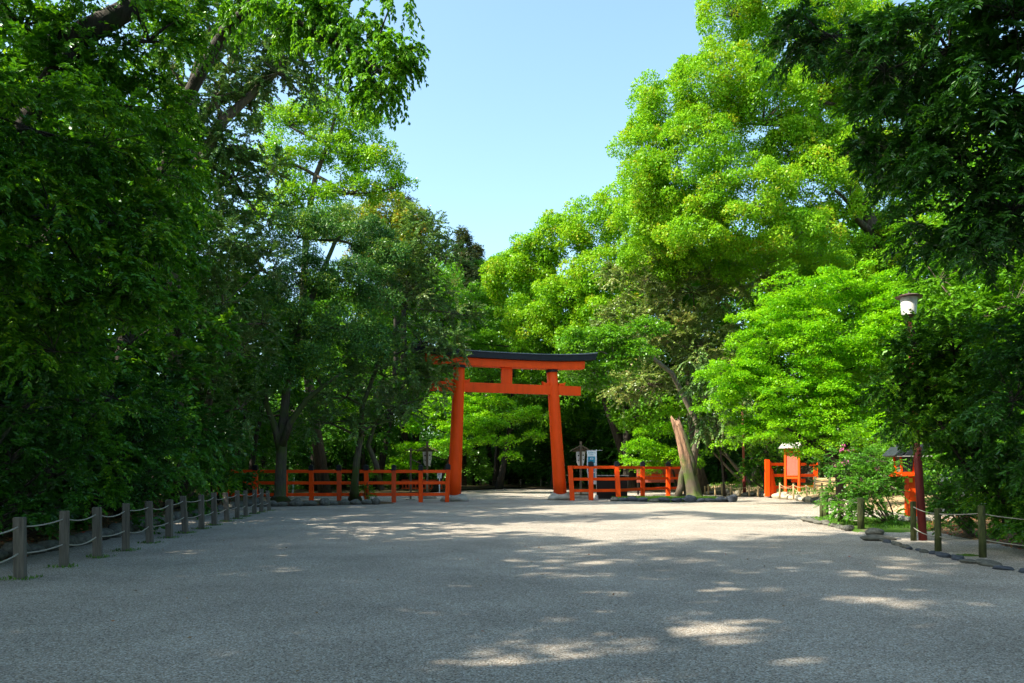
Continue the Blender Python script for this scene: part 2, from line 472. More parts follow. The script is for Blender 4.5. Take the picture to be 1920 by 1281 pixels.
def make_leaves(cent, dirs, mode, c, m, L, W, clv):
    nc = len(cent)
    m = int(m)
    ci = np.repeat(np.arange(nc), m)
    n = len(ci)
    cs = c * (0.65 + 0.7 * RNG.random(nc))
    r1 = RNG.random(n)
    if mode == 'puff':
        u = unit(RNG.normal(size=(n, 3)) + dirs[ci] * 0.5 + np.array([0, 0, 0.35]))
        rad = cs[ci] * (0.55 + 0.45 * r1 ** 0.5)
        P = cent[ci] + u * rad[:, None] * np.array([1, 1, 0.75])
        Nn = unit(u * 0.8 + np.array([0, 0, 0.35]) + RNG.normal(size=(n, 3)) * 0.45)
        A = unit(RNG.normal(size=(n, 3)) + u * 0.4 - np.array([0, 0, 0.3]))
    elif mode == 'layer':
        a = RNG.random(n) * 2 * np.pi
        rad = cs[ci] * np.sqrt(r1)
        tx, ty = RNG.normal(size=nc) * 0.25, RNG.normal(size=nc) * 0.25
        P = cent[ci] + np.stack([np.cos(a) * rad, np.sin(a) * rad, RNG.normal(size=n) * 0.13 * c - 0.35 * rad ** 2 / c + rad * (np.cos(a) * tx[ci] + np.sin(a) * ty[ci])], 1)
        Nn = unit(np.array([0, 0, 1.0]) + RNG.normal(size=(n, 3)) * 0.42)
        A = unit(np.stack([np.cos(a), np.sin(a), -0.35 * np.ones(n)], 1) + RNG.normal(size=(n, 3)) * 0.6)
    else:   # twigs that leave the clump centre, leaves along them
        k = {'hang': 5, 'arch': 9}.get(mode, 7)
        droop = {'hang': 0.75, 'arch': 0.45}.get(mode, 0.25)
        T = unit(RNG.normal(size=(nc * k, 3)) * np.array([1, 1, 0.7]) + np.repeat(dirs, k, 0) * 0.9 + np.array([0, 0, -0.1 if mode == 'hang' else 0.15]))
        ti = ci * k + RNG.integers(0, k, n)
        t = 0.1 + 0.9 * r1
        Lt = cs[ci] * 1.25
        P = cent[ci] + T[ti] * (t * Lt)[:, None]
        P[:, 2] -= droop * Lt * t * t
        tv = T[ti].copy(); tv[:, 2] -= 2 * droop * t
        tv = unit(tv)
        side = unit(np.cross(tv, np.array([0, 0, 1.0])) + 1e-3)
        sg = np.where(RNG.random(n) < 0.5, 1.0, -1.0)[:, None]
        A = unit(tv * 0.7 + side * sg * 0.75 + RNG.normal(size=(n, 3)) * 0.28 - np.array([0, 0, 0.5 if mode == 'hang' else 0.1]))
        Nn = unit(np.array([0, 0, 0.9]) + RNG.normal(size=(n, 3)) * 0.5 + dirs[ci] * 0.3)
    s = 0.7 + 0.6 * RNG.random(n)
    val = np.clip(0.5 * RNG.random(n) + 0.5 * clv[ci], 0, 1)
    return P, A, Nn, L * s, W * s * (0.85 + 0.3 * RNG.random(n)), val

def curve_pts(a, b, bend, n=5, sag=0.0):
    a, b = Vector(a), Vector(b)
    d = b - a
    off = Vector((random.uniform(-1, 1), random.uniform(-1, 1), random.uniform(-0.3, 0.6))) * d.length * bend
    return [a.lerp(b, t) + off * math.sin(math.pi * t) - Vector((0, 0, sag)) * math.sin(math.pi * t) for t in [i / (n - 1) for i in range(n)]]

def plant(name, label, cat, base, lobes, leaf, spec, bark='bark', tr=0.25, top=None, path=None, group=None,
          twigs=14, limb=0.35, fold=False, flare=1.5, crown_name='crown', trunk_name='trunk', stems=1, zmin=-0.75, extra=None):
    """a tree or shrub: root Empty > trunk (with its limbs and twigs), crown"""
    base = Vector(base)
    root = empty(name, base, label, cat, group)
    lob = [(l[0] - base.x, l[1] - base.y, l[2] - base.z, l[3], l[4], l[5]) for l in lobes]
    c, dens, cov, L, W, mode = spec['c'], spec.get('dens', 1.0), spec.get('cov', 1.2), spec['L'], spec['W'], spec['mode']
    cent, dirs, li = clumps_in(lob, c, dens, spec.get('shell', 0.5), zmin)
    keep = cent[:, 2] > 0.1
    cent, dirs, li = cent[keep], dirs[keep], li[keep]
    clv = RNG.random(len(cent))
    m = max(6, cov * math.pi * c * c / (L * W * 0.5))
    P, A, Nn, LL, WW, val = make_leaves(cent, dirs, mode, c, m, L, W, clv)
    me = leaf_mesh(crown_name, P, A, Nn, LL, WW, val, LEAF[leaf], fold)
    link_mesh(crown_name, me, root)
    # wood
    mb = MB()
    cen = Vector((0, 0, 0)); wsum = 0
    for l in lob:
        w = l[3] * l[5]; cen += Vector(l[:3]) * w; wsum += w
    cen /= wsum
    if path is None:
        tp = Vector(top) - base if top is not None else Vector((cen.x, cen.y, cen.z))
        path_l = curve_pts((0, 0, -0.15), tp, 0.06, 7)
    else:
        path_l = [Vector(p) - base for p in path]
    starts = [path_l]
    n = len(path_l)
    rad = [tr * (1 - 0.72 * i / (n - 1)) for i in range(n)]
    rad[0] *= flare
    if stems == 1:
        # finer sampling of the trunk with a flared foot
        mb.tube(path_l, rad, 10, jitter=0.06)
    else:
        starts = []
        for s_ in range(stems):
            l = lob[s_ % len(lob)]
            b0 = Vector((random.uniform(-1, 1), random.uniform(-1, 1), 0)) * tr * 2.5
            pp = curve_pts(b0 + Vector((0, 0, -0.1)), Vector(l[:3]) + Vector((random.uniform(-.3, .3) * l[3], random.uniform(-.3, .3) * l[4], 0)), 0.10, 6)
            starts.append(pp)
            mb.tube(pp, [tr * (1 - 0.7 * i / 5) for i in range(6)], 7)
    # limbs: each lobe hangs on the nearest point of the wood built so far
    nodes_ = []
    for pp in starts:
        for i in range(len(pp) // 3, len(pp)):
            nodes_.append((pp[i], tr * (1 - 0.7 * i / (len(pp) - 1)), 0))
    if extra:
        for pts, rr in extra:
            for p, r_ in list(zip(pts, rr))[1:]:
                nodes_.append((Vector(p) - base, r_, 0))
    todo = list(range(len(lob)))
    while todo:
        best = None
        for k in todo:
            lc = Vector(lob[k][:3])
            for q, r_, dp in nodes_:
                d = (q - lc).length + 0.5 * max(0, q.z - lc.z) + 0.4 * dp
                if best is None or d < best[0]: best = (d, k, q, r_, dp)
        _, k, q, r_, dp = best
        todo.remove(k)
        l = lob[k]
        tgt = Vector(l[:3]) + Vector((0, 0, -0.15 * l[5]))
        r0 = min(r_ * 0.75, max(0.02, limb * tr * (0.6 + 0.4 * min(1, l[3] / 3))))
        if (tgt - q).length > 0.2:
            mid = curve_pts(q, tgt, 0.10, 6)
            mb.tube(mid, [r0 * (1 - 0.45 * i / 5) for i in range(6)], 7)
            nodes_.append((mid[3], r0 * 0.7, dp + 1))
        nodes_.append((tgt, r0 * 0.6, dp + 1))
        ids = np.where(li == k)[0]
        if len(ids):
            for j in RNG.choice(ids, min(twigs, len(ids)), replace=False):
                e = Vector(cent[j])
                mb.tube(curve_pts(tgt, e, 0.12, 5), [max(0.008, r0 * 0.36 * (1 - 0.8 * i / 4)) for i in range(5)], 5, cap=False)
    if extra:
        for pts, rr in extra:
            pl = [Vector(p) - base for p in pts]
            mb.tube(pl, rr, 8, jitter=0.05)
    mb.build(trunk_name, M[bark], root, smooth=True)
    return root

def LB(px, py, Y, rp, rpy=None, rd=None):
    """ellipsoid seen at a pixel, at distance Y, with pixel radii"""
    p = WP(px, py, Y)
    rx = rp / F * Y
    rz = (rpy or rp) / F * Y
    return (p.x, p.y, p.z, rx, (rd if rd else min(rx, 1.3 * rz)), rz)

#@@STRUCTURE
# ------------------------------------------------------------------ ground
def sheet(name, pts, mat, z, kind='structure'):
    me = bpy.data.meshes.new(name)
    me.from_pydata([(p[0], p[1], z) for p in pts], [], [tuple(range(len(pts)))])
    me.materials.append(mat)
    me.update()
    o = link_mesh(name, me)
    o['kind'] = kind
    return o

sheet('ground', [(-400, -60, 0), (400, -60, 0), (400, 900, 0), (-400, 900, 0)], M['forestfloor'], -0.02)
# gravel court: a finely divided sheet with slight unevenness
def gravel_court():
    xs = np.concatenate([np.linspace(-30, -9, 12), np.linspace(-8.5, 12, 84), np.linspace(13, 34, 14)])
    ys = np.concatenate([np.linspace(-12, 3, 6), np.linspace(3.3, 30, 110), np.linspace(31, 80, 50)])
    X, Yg = np.meshgrid(xs, ys)
    Z = 0.006 * np.sin(X * 1.7 + Yg * 0.6) + 0.006 * np.sin(Yg * 1.3 - X * 0.8) + 0.003 * np.sin(X * 4.1) * np.sin(Yg * 3.3)
    V = np.stack([X, Yg, Z], 2).reshape(-1, 3)
    nx = len(xs)
    fs = [(j * nx + i, j * nx + i + 1, (j + 1) * nx + i + 1, (j + 1) * nx + i) for j in range(len(ys) - 1) for i in range(nx - 1)]
    me = bpy.data.meshes.new('gravel_court')
    me.from_pydata(V.tolist(), [], fs)
    me.polygons.foreach_set('use_smooth', [True] * len(fs))
    me.materials.append(M['gravel'])
    o = link_mesh('gravel_court', me); o['kind'] = 'structure'
gravel_court()

def bank(name, line, side, mat, offs, hs, jit=0.03):
    """raised soil behind a kerb line; side = outward direction"""
    pts = []
    for i in range(len(line) - 1):
        a, b = Vector(line[i]), Vector(line[i + 1])
        n = max(2, int((b - a).length / 0.7))
        pts += [a.lerp(b, k / n) for k in range(n)]
    pts.append(Vector(line[-1]))
    vs, fs = [], []
    nc = len(offs)
    for p in pts:
        for o_, h in zip(offs, hs):
            q = p + Vector(side) * o_
            vs.append((q.x, q.y, h + (random.uniform(-jit, jit) if o_ > 0.4 else 0)))
    for i in range(len(pts) - 1):
        for j in range(nc - 1):
            f = (i * nc + j, i * nc + j + 1, (i + 1) * nc + j + 1, (i + 1) * nc + j)
            fs.append(f if side[0] < 0 else f[::-1])
    me = bpy.data.meshes.new(name)
    me.from_pydata(vs, [], fs)
    me.polygons.foreach_set('use_smooth', [True] * len(fs))
    me.materials.append(mat)
    me.update()
    o = link_mesh(name, me); o['kind'] = 'structure'
    return o

LEFT_KERB = [(-8.3, 2, 0), (-8.6, 9, 0), (-8.75, 12.6, 0), (-8.95, 15.7, 0), (-9.95, 20.2, 0), (-10.7, 24.4, 0), (-11.4, 30, 0), (-12.2, 36, 0), (-15, 44, 0), (-20, 60, 0)]
bank('left_bank', LEFT_KERB, (-1, 0, 0), M['soil'], [0, 0.12, 0.5, 1.2, 3, 8, 30], [-0.03, 0.13, 0.20, 0.30, 0.42, 0.6, 0.9])
FAR_KERB = [(12.2, 56, 0), (12.6, 53.5, 0), (14.0, 49.5, 0), (15.3, 45.6, 0), (15.3, 41, 0), (15.0, 37.5, 0), (14.6, 31.8, 0), (14.6, 27, 0)]
bank('right_far_bank', FAR_KERB, (1, 0, 0), M['sand'], [0, 0.15, 0.6, 1.5, 3.5, 9, 30], [-0.03, 0.20, 0.30, 0.42, 0.6, 0.8, 1.0], 0.04)

def bed(name, outline, mat, h, jit=0.02):
    """small raised bed inside an outline"""
    pts = [Vector((p[0], p[1], 0)) for p in outline]
    cen = sum(pts, Vector()) / len(pts)
    vs, fs = [], []
    rings = [(1.0, -0.02), (0.93, h * 0.8), (0.75, h), (0.5, h * 1.25), (0.25, h * 1.35), (0.02, h * 1.4)]
    dense = []
    for i in range(len(pts)):
        a, b = pts[i], pts[(i + 1) % len(pts)]
        n = max(1, int((b - a).length / 0.5))
        dense += [a.lerp(b, k / n) for k in range(n)]
    n = len(dense)
    for s, z in rings:
        for p in dense:
            q = cen + (p - cen) * s
            vs.append((q.x, q.y, z + (random.uniform(-jit, jit) if s < 0.9 else 0)))
    for r in range(len(rings) - 1):
        for k in range(n):
            k2 = (k + 1) % n
            fs.append((r * n + k, r * n + k2, (r + 1) * n + k2, (r + 1) * n + k))
    fs.append(tuple((len(rings) - 1) * n + k for k in range(n)))
    me = bpy.data.meshes.new(name)
    me.from_pydata(vs, [], fs)
    me.polygons.foreach_set('use_smooth', [True] * len(fs))
    me.materials.append(mat)
    me.update()
    import bmesh
    bm = bmesh.new(); bm.from_mesh(me); bmesh.ops.recalc_face_normals(bm, faces=bm.faces); bm.to_mesh(me); bm.free()
    o = link_mesh(name, me); o['kind'] = 'structure'
    return o

bed('tree_bed', [(-12.2, 32.8), (-11, 32.6), (-9.5, 33.2), (-7.8, 34.3), (-6.2, 35.2), (-5.6, 36.0), (-6.5, 37.2), (-9, 37.6), (-12.2, 37.8)], M['soil'], 0.10)
bed('stump_bed', [(5.3, 38.8), (7, 38.2), (9, 37.9), (11.0, 37.8), (11.6, 39.0), (11.4, 41.5), (10, 43.5), (7.5, 43.5), (6, 41.5)], M['moss'], 0.10)
NEAR_EDGE = [(9.0, 22.9), (8.9, 21.0), (8.75, 19.4), (8.4, 17.9), (8.0, 16.0), (7.85, 14.9), (7.7, 13.6), (7.6, 12.6), (7.6, 11.2), (7.7, 9.5), (8.2, 6), (8.5, 2)]
bank('right_near_bank', [(x, y, 0) for x, y in NEAR_EDGE], (1, 0, 0), M['gravel'], [0, 0.10, 0.4, 1.2, 1.9], [-0.03, 0.02, 0.03, 0.06, 0.07], 0.01)
bank('right_bank_soil', [(x + 1.6, y, 0) for x, y in NEAR_EDGE[1:]], (1, 0, 0), M['soil'], [0, 0.3, 1.0, 2.5, 6, 9, 24], [0.0, 0.09, 0.13, 0.2, 0.25, 0.3, 0.4], 0.03)
bed('azalea_moss_bed', [(9.05, 23.0), (8.85, 20.5), (8.6, 18.6), (9.3, 17.8), (10.8, 18.2), (12.2, 20), (12.5, 23), (11, 24)], M['moss'], 0.09)
bed('moss_patch', [(7.8, 13.3), (8.0, 13.0), (8.3, 12.95), (8.42, 13.4), (8.15, 13.6)], M['moss'], 0.03, 0.01)

bed('left_far_floor', [(-40, 46), (-11, 46.5), (-8.6, 50), (-8.2, 56), (-6.5, 64), (-4.2, 72), (-3.5, 79), (6, 80), (9, 72), (11, 64), (12, 58), (40, 60), (40, 110), (-40, 110)], M['forestfloor'], 0.10)

# ------------------------------------------------------------------ stones
def stone_mesh(seed, mat, sx=1, sy=1, sz=0.8):
    import bmesh
    rnd = random.Random(seed)
    bm = bmesh.new()
    bmesh.ops.create_icosphere(bm, subdivisions=3, radius=0.5)
    ph = [rnd.uniform(0, 6) for _ in range(6)]
    planes = [(Vector((rnd.uniform(-1, 1), rnd.uniform(-1, 1), rnd.uniform(-.6, 1))).normalized(), rnd.uniform(0.33, 0.46)) for _ in range(9)]
    for v in bm.verts:
        p = v.co
        for nn, d in planes:
            e = p.dot(nn) - d
            if e > 0: p = p - nn * e * 0.85
        k = 1 + 0.05 * math.sin(p.x * 9 + ph[0]) + 0.05 * math.sin(p.y * 11 + ph[1]) + 0.04 * math.sin(p.z * 13 + ph[2])
        v.co = Vector((p.x * sx, p.y * sy, p.z * sz)) * k
    me = bpy.data.meshes.new('stone')
    bm.to_mesh(me); bm.free()
    me.materials.append(mat)
    me.polygons.foreach_set('use_smooth', [True] * len(me.polygons))
    return me
STONES = {k: [stone_mesh(i + off, M[k]) for i in range(5)] for off, k in ((0, 'rock'), (20, 'rock_dark'), (40, 'rock_pale'))}
ORD = ['first', 'second', 'third', 'fourth', 'fifth', 'sixth', 'seventh', 'eighth', 'ninth', 'tenth', 'eleventh', 'twelfth', 'thirteenth', 'fourteenth', 'fifteenth', 'sixteenth', 'seventeenth', 'eighteenth', 'nineteenth', 'twentieth']
def ordn(i):
    if i < 20: return ORD[i]
    tens = {2: 'twenty', 3: 'thirty', 4: 'forty', 5: 'fifty', 6: 'sixty', 7: 'seventy', 8: 'eighty', 9: 'ninety'}
    t, u = divmod(i + 1, 10)
    if u == 0: return {2: 'twentieth', 3: 'thirtieth', 4: 'fortieth', 5: 'fiftieth', 6: 'sixtieth', 7: 'seventieth', 8: 'eightieth', 9: 'ninetieth'}[t]
    return tens[t] + '-' + ORD[u - 1]
def stone(kind, loc, size, label, group, rz=None):
    o = bpy.data.objects.new('border_stone', random.choice(STONES[kind]))
    C.objects.link(o)
    o.location = loc
    o.scale = size
    o.rotation_euler = (random.uniform(-.15, .15), random.uniform(-.15, .15), random.uniform(0, 6.28) if rz is None else rz)
    return tag(o, label, 'stone', group)
def stone_row(line, step, size, kinds, label, group, zf=0.25, start=0, jit=0.05):
    pts = [Vector((p[0], p[1], 0)) for p in line]
    seg = [(pts[i + 1] - pts[i]).length for i in range(len(pts) - 1)]
    tot = sum(seg); d = 0; i = 0
    while d < tot:
        s = random.uniform(0.8, 1.25)
        q = d; k = 0
        while k < len(seg) - 1 and q > seg[k]: q -= seg[k]; k += 1
        a, b = pts[k], pts[k + 1]
        p = a.lerp(b, min(1, q / seg[k]))
        ang = math.atan2(b.y - a.y, b.x - a.x)
        sx = step * s * 1.12
        hz = size[1] * random.uniform(0.75, 1.3)
        stone(random.choice(kinds), (p.x + random.uniform(-jit, jit), p.y + random.uniform(-jit, jit), hz * zf),
              (sx, size[0] * random.uniform(0.8, 1.2), hz), label.format(ordn(i)), group, ang + random.uniform(-.25, .25))
        d += step * s; i += 1

stone_row([(p[0] + 0.02, p[1]) for p in LEFT_KERB[1:8]], 0.52, (0.34, 0.34), ['rock'], '{} grey kerb stone from the front, along the left shrub border', 'kerb stones under the left shrubs', 0.3)
stone_row([(-11.9, 32.7), (-11, 32.5), (-9.5, 33.1), (-7.8, 34.2), (-6.1, 35.1)], 0.50, (0.42, 0.42), ['rock'], '{} stone from the left edging the bed of the two big tree trunks', 'stones edging the left tree bed', 0.28)
stone_row([(5.3, 38.7), (7, 38.1), (9, 37.8), (10.9, 37.7)], 0.52, (0.4, 0.34), ['rock_dark', 'rock_dark', 'rock'], '{} dark rounded stone from the left edging the moss by the dead trunk', 'dark stones edging the stump moss', 0.28)
stone('rock_dark', (9.1, 37.9, 0.16), (0.62, 0.5, 0.62), 'tallest blue-grey boulder in the middle of the moss edging by the dead trunk', 'dark stones edging the stump moss')
stone('rock_dark', (11.1, 37.75, 0.17), (0.62, 0.5, 0.66), 'pointed dark boulder closing the right end of the moss edging', 'dark stones edging the stump moss')
stone_row([(p[0], p[1]) for p in FAR_KERB[1:7]], 0.62, (0.5, 0.42), ['rock_pale', 'rock_pale', 'rock'], '{} pale stone from the back along the sandy bank below the notice board', 'pale stones along the sandy bank', 0.28)
stone_row([(9.0, 22.9), (8.9, 21.2), (8.8, 20.0), (8.6, 18.9)], 0.36, (0.26, 0.17), ['rock'], '{} stone from the back edging the azalea moss', 'stones edging the azalea bed', 0.3)
stone_row([(8.25, 16.9), (8.0, 16.0), (7.85, 14.9), (7.7, 13.6)], 0.27, (0.13, 0.12), ['rock', 'rock_dark'], '{} small sunken stone in the line before the lamp pole', 'small sunken stones before the lamp pole', 0.12)
stone_row([(7.66, 13.3), (7.6, 12.6), (7.6, 11.4), (7.65, 9.6)], 0.40, (0.24, 0.14), ['rock_dark', 'rock'], '{} flat stone from the moss patch towards the right corner', 'flat stones in the right corner', 0.2)
o = stone('rock', GP(1640, 1005) + Vector((0, 0, 0.08)), (0.42, 0.34, 0.30), 'larger weathered rock at the end of the azalea bed', None)
o = stone('rock', GP(1645, 1014) + Vector((0, 0, 0.05)), (0.72, 0.26, 0.22), 'brown driftwood-shaped rock lying on the gravel before the azalea bed', None, 2.8)
o = stone('rock_pale', GP(1660, 1013) + Vector((0.1, 0.1, 0.01)), (0.5, 0.22, 0.06), 'flat pale slab beside the brown rock', None, 0.1)
o = stone('rock_dark', GP(1672, 1014) + Vector((0.1, 0.0, 0.02)), (0.3, 0.16, 0.12), 'small dark stone right of the flat pale slab', None, 0.1)

# ------------------------------------------------------------------ torii
def torii():
    PL = Vector((-3.02, 38.9, 0)); PR = Vector((2.62, 40.7, 0))
    yl, yr = PL.y, PR.y
    bl = WP(851.5, 928, yl); br = WP(1050.5, 924, yr)
    tl = WP(861, 691, yl); tr_ = WP(1034.5, 691, yr)
    ztop = (tl.z + tr_.z) / 2
    root = empty('torii_gate', (0, (yl + yr) / 2, 0), 'large vermilion gate with black-capped curved lintel standing across the gravel', 'gate')
    inv = root.location
    for b, t in ((bl, tl), (br, tr_)):
        b.z = 0.26; t.z = ztop
        mb = MB()
        n = 9
        pts = [b.lerp(t, i / (n - 1)) for i in range(n)]
        rad = [0.36 * (1 - i / (n - 1)) + 0.295 * (i / (n - 1)) for i in range(n)]
        rad[0] = 0.365
        mb.tube(pts, rad, 40)
        p = mb.build('pillar', M['vermilion'], root, smooth=False, local=inv)
        p.data.polygons.foreach_set('use_smooth', [len(pp.vertices) == 4 for pp in p.data.polygons])
        mb = MB(); u = (t - b).normalized()
        mb.tube([t - u * 0.09, t + u * 0.03], 0.335, 40)
        ring = mb.build('capital_ring', M['black'], p, local=inv)
        # stone foot
        me = stone_mesh(77, M['stone'], 1, 1, 1)
        s = link_mesh('stone_base', me, root)
        s.location = Vector((b.x, b.y, 0.06)) - inv
        s.scale = (1.42, 1.3, 0.72)
    d = (br - bl); d.z = 0; d.normalize()
    rot = Matrix(((d.x, -d.y, 0), (d.y, d.x, 0), (0, 0, 1)))
    cx = (tl + tr_) / 2; cx.z = 0
    k = cx.y / F
    half = (tr_ - tl).length / 2
    def arc(x, e): return 0.26 * (abs(x) / e) ** 3
    # shimaki (vermilion) and kasagi (black)
    hs, hk = half + 1.78, half + 2.38
    z0 = ztop + 0.03
    n = 24
    def beam(h, zb, th, y, flare, crv, ridge=0):
        out_t = [( -h - flare + 2 * (h + flare) * i / n) for i in range(n + 1)]
        low = [(-h + 2 * h * i / n) for i in range(n + 1)]
        o = [(x, zb + crv * (abs(x) / h) ** 3) for x in low] + [(x, zb + th + crv * (abs(x) / (h + flare)) ** 3 * 1.15) for x in reversed(out_t)]
        return o
    def lintel(name, h, zb, th, y, flare, crv, mat, bevel=0.012):
        mb = MB(); mb_out = beam(h, zb, th, y, flare, crv)
        # build as strips (not one n-gon) so the curve stays clean
        m = n + 1
        lo = mb_out[:m]; hi = list(reversed(mb_out[m:]))
        vs, fs = [], []
        for (x, z), (x2, z2) in zip(lo, hi):
            for yy, (a, b_) in ((-y, (x, z)), (-y, (x2, z2)), (y, (x2, z2)), (y, (x, z))):
                vs.append(rot @ Vector((a, yy, b_)) + cx)
        for i in range(m - 1):
            for q in range(4):
                q2 = (q + 1) % 4
                fs.append((i * 4 + q, (i + 1) * 4 + q, (i + 1) * 4 + q2, i * 4 + q2))
        fs.append((0, 1, 2, 3)); fs.append(((m - 1) * 4 + 3, (m - 1) * 4 + 2, (m - 1) * 4 + 1, (m - 1) * 4))
        mb.add(vs, fs)
        return mb.build(name, mat, root, bevel=bevel, local=inv)
    lintel('lower_lintel', hs, z0, 0.40, 0.27, 0.03, 0.10, M['vermilion'])
    kz = lintel('top_lintel', hk, z0 + 0.41, 0.30, 0.43, 0.10, 0.19, M['black'])
    lr = lintel('lintel_roof', hk + 0.06, z0 + 0.715, 0.05, 0.47, 0.06, 0.22, M['kasagi_top'], 0.006)
    zn = WP(0, 720, cx.y).z; zn0 = WP(0, 737.5, cx.y).z
    # tie beam
    hn = half + 1.62
    mb = MB()
    mb.box((0, 0, 0), (2 * hn, 0.24, zn - zn0))
    vs = [rot @ Vector(v) + cx + Vector((0, 0, (zn + zn0) / 2)) for v in mb.v]; mb.v = [tuple(v) for v in vs]
    mb.build('tie_beam', M['vermilion'], root, bevel=0.012, local=inv)
    # central strut
    mb = MB(); mb.box((0, 0, 0), (0.60, 0.16, z0 - zn - 0.004))
    mb.v = [tuple(rot @ Vector(v) + cx + Vector((0, 0, (z0 + zn) / 2))) for v in mb.v]
    mb.build('central_strut', M['vermilion'], root, bevel=0.01, local=inv)
    # wedges either side of each pillar
    for sgn in (-1, 1):
        px_ = sgn * (half + 0.06)
        for s2 in (-1, 1):
            o = [(px_ + s2 * 0.28, zn + 0.004), (px_ + s2 * 0.62, zn + 0.004), (px_ + s2 * 0.66, zn + 0.20), (px_ + s2 * 0.52, zn + 0.13), (px_ + s2 * 0.28, zn + 0.12)]
            if s2 < 0: o = o[::-1]
            mb = MB(); mb.prism(o, -0.13, 0.13, rot, cx)
            mb.build('wedge', M['vermilion'], root, bevel=0.008, local=inv)
    return root
torii()

# ------------------------------------------------------------------ vermilion fences
def red_fence(label, posts, rails_z, end_l=None, end_r=None, w=0.22, th=0.16, capped=None, mats=None, name='vermilion_fence'):
    """posts = [(x, y, ztop, lean)], rails run between consecutive posts"""
    base = Vector((posts[0][0], posts[0][1], 0))
    root = empty(name, base, label, 'fence', 'vermilion fences beside the gate')
    for i, (x, y, zt, lean) in enumerate(posts):
        mb = MB(); mb.box((x - lean / 2, y, zt / 2), (w, th + 0.06, zt))
        # lean the top
        mb.v = [(vx + (lean if vz > zt * 0.5 else 0), vy, vz) for vx, vy, vz in mb.v]
        m = M[(mats or {}).get(i, 'vermilion')]
        p = mb.build('post', m, root, bevel=0.012, local=base)
        if capped is None or i in capped:
            mb = MB(); mb.box((x + lean / 2, y, zt + 0.10), (w + 0.03, th + 0.10, 0.24))
            mb.box((x + lean / 2, y, zt + 0.245), (w - 0.02, th + 0.03, 0.05), taper=0.5)
            mb.build('cap', M['black'], p, bevel=0.01, local=base)
    line = ([end_l] if end_l else []) + [(p[0], p[1]) for p in posts] + ([end_r] if end_r else [])
    for zi, z in enumerate(rails_z):
        for i in range(len(line) - 1):
            a = Vector((line[i][0], line[i][1] - 0.02, z)); b = Vector((line[i + 1][0], line[i + 1][1] - 0.02, z))
            dd = (b - a).normalized()
            ca = 0.0 if (i == 0 and end_l) else w / 2 + 0.002
            cb = 0.0 if (i == len(line) - 2 and end_r) else w / 2 + 0.002
            mb = MB(); mb.bar(a + dd * ca, b - dd * cb, 0.10, 0.155)
            mb.build('rail', M['vermilion'], root, bevel=0.008, local=base)
    return root
def fp(px, py): 
    p = GP(px, py); return p.x, p.y
ry = [fp(1071, 938.5), fp(1108, 938), fp(1158, 937.5), fp(1205, 933.5), fp(1253, 931)]
red_fence('vermilion three-rail fence with black post caps right of the gate, running to the dead trunk',
          [(ry[0][0], ry[0][1], 1.86, -0.12), (ry[1][0], ry[1][1], 1.84, 0), (ry[2][0], ry[2][1], 1.86, -0.10), (ry[3][0], ry[3][1], 1.88, 0), (ry[4][0], ry[4][1], 1.90, 0)],
          [1.78, 1.14, 0.52], end_r=(10.6, 47.2), capped=[1, 2, 3, 4], w=0.25, mats={2: 'vermilion'})
lp = [(427, 944), (479, 944), (535, 943), (584, 943), (636, 942.5), (687, 943), (738.5, 945), (789, 943.5), (838, 941.5)]
lf = []
for i, (px, py) in enumerate(lp):
    Y = 36.9 + 0.06 * i
    lf.append(((px - 960) / F * Y, Y, 1.62, 0.0))
lf[-1] = (lf[-1][0], lf[-1][1] + 0.4, 1.66, 0.06)
fl = red_fence('vermilion three-rail fence with black post caps left of the gate, behind the two big trunks', lf, [1.55, 0.98, 0.40], w=0.20,
          capped=[1, 3, 4, 5, 6, 7, 8], mats={4: 'vermilion_old', 6: 'vermilion_old'})
mb = MB(); x0, y0 = lf[0][0], lf[0][1]
mb.bar((x0 - 0.62, y0 - 0.1, 0.0), (x0 - 0.14, y0 - 0.02, 1.55), 0.14, 0.16)
mb.build('brace', M['vermilion'], fl, bevel=0.01, local=(lf[0][0], lf[0][1], 0))
# the fence behind the notice board
bx, by = 14.9, 43.6
fr = empty('vermilion_fence', (bx, by, 0.3), 'short braced end of vermilion fence between the notice board and the bank stones', 'fence', 'vermilion fences beside the gate')
o0 = Vector((bx, by, 0.3))
z0 = 0.1
for dx, dy, zt, nm, lean in ((0, 0, 2.15, 'post', 0.0), (0.34, 0.15, 2.05, 'post', -0.22), (0.58, 0.4, 1.6, 'brace', -0.25)):
    mb = MB(); mb.box((bx + dx, by + dy, z0 + zt / 2), (0.24, 0.2, zt))
    mb.v = [(vx + (lean if vz > 1 else 0), vy, vz) for vx, vy, vz in mb.v]
    mb.build(nm, M['vermilion'], fr, bevel=0.01, local=o0)
for z in (1.98, 1.32, 0.62):
    mb = MB(); mb.bar((bx + 0.35, by + 0.5, z), (bx + 3.4, by + 1.6, z), 0.1, 0.17)
    mb.build('rail', M['vermilion'], fr, bevel=0.008, local=o0)
mb = MB(); mb.box((bx + 3.5, by + 1.65, 1.1), (0.22, 0.2, 2.0)); mb.build('post', M['vermilion'], fr, bevel=0.01, local=o0)
# small far fence seen through the left one
def low_far_fence():
    Y = 60.0
    a = WP(755, 920, Y); b = WP(828, 920, Y); a.z = b.z = 0
    root = empty('low_vermilion_barrier', a, 'low far vermilion barrier with upright bars behind the left fence', 'barrier')
    n = 13
    for i in range(n):
        p = a.lerp(b, i / (n - 1))
        mb = MB(); mb.box((p.x, p.y, 0.42), (0.09, 0.08, 0.84)); mb.build('bar', M['vermilion_old'], root, local=a)
    for z in (0.86, 0.22):
        mb = MB(); mb.bar(a + Vector((-.1, 0, z)), b + Vector((.1, 0, z)), 0.10, 0.10); mb.build('rail', M['vermilion_old'], root, local=a)
low_far_fence()

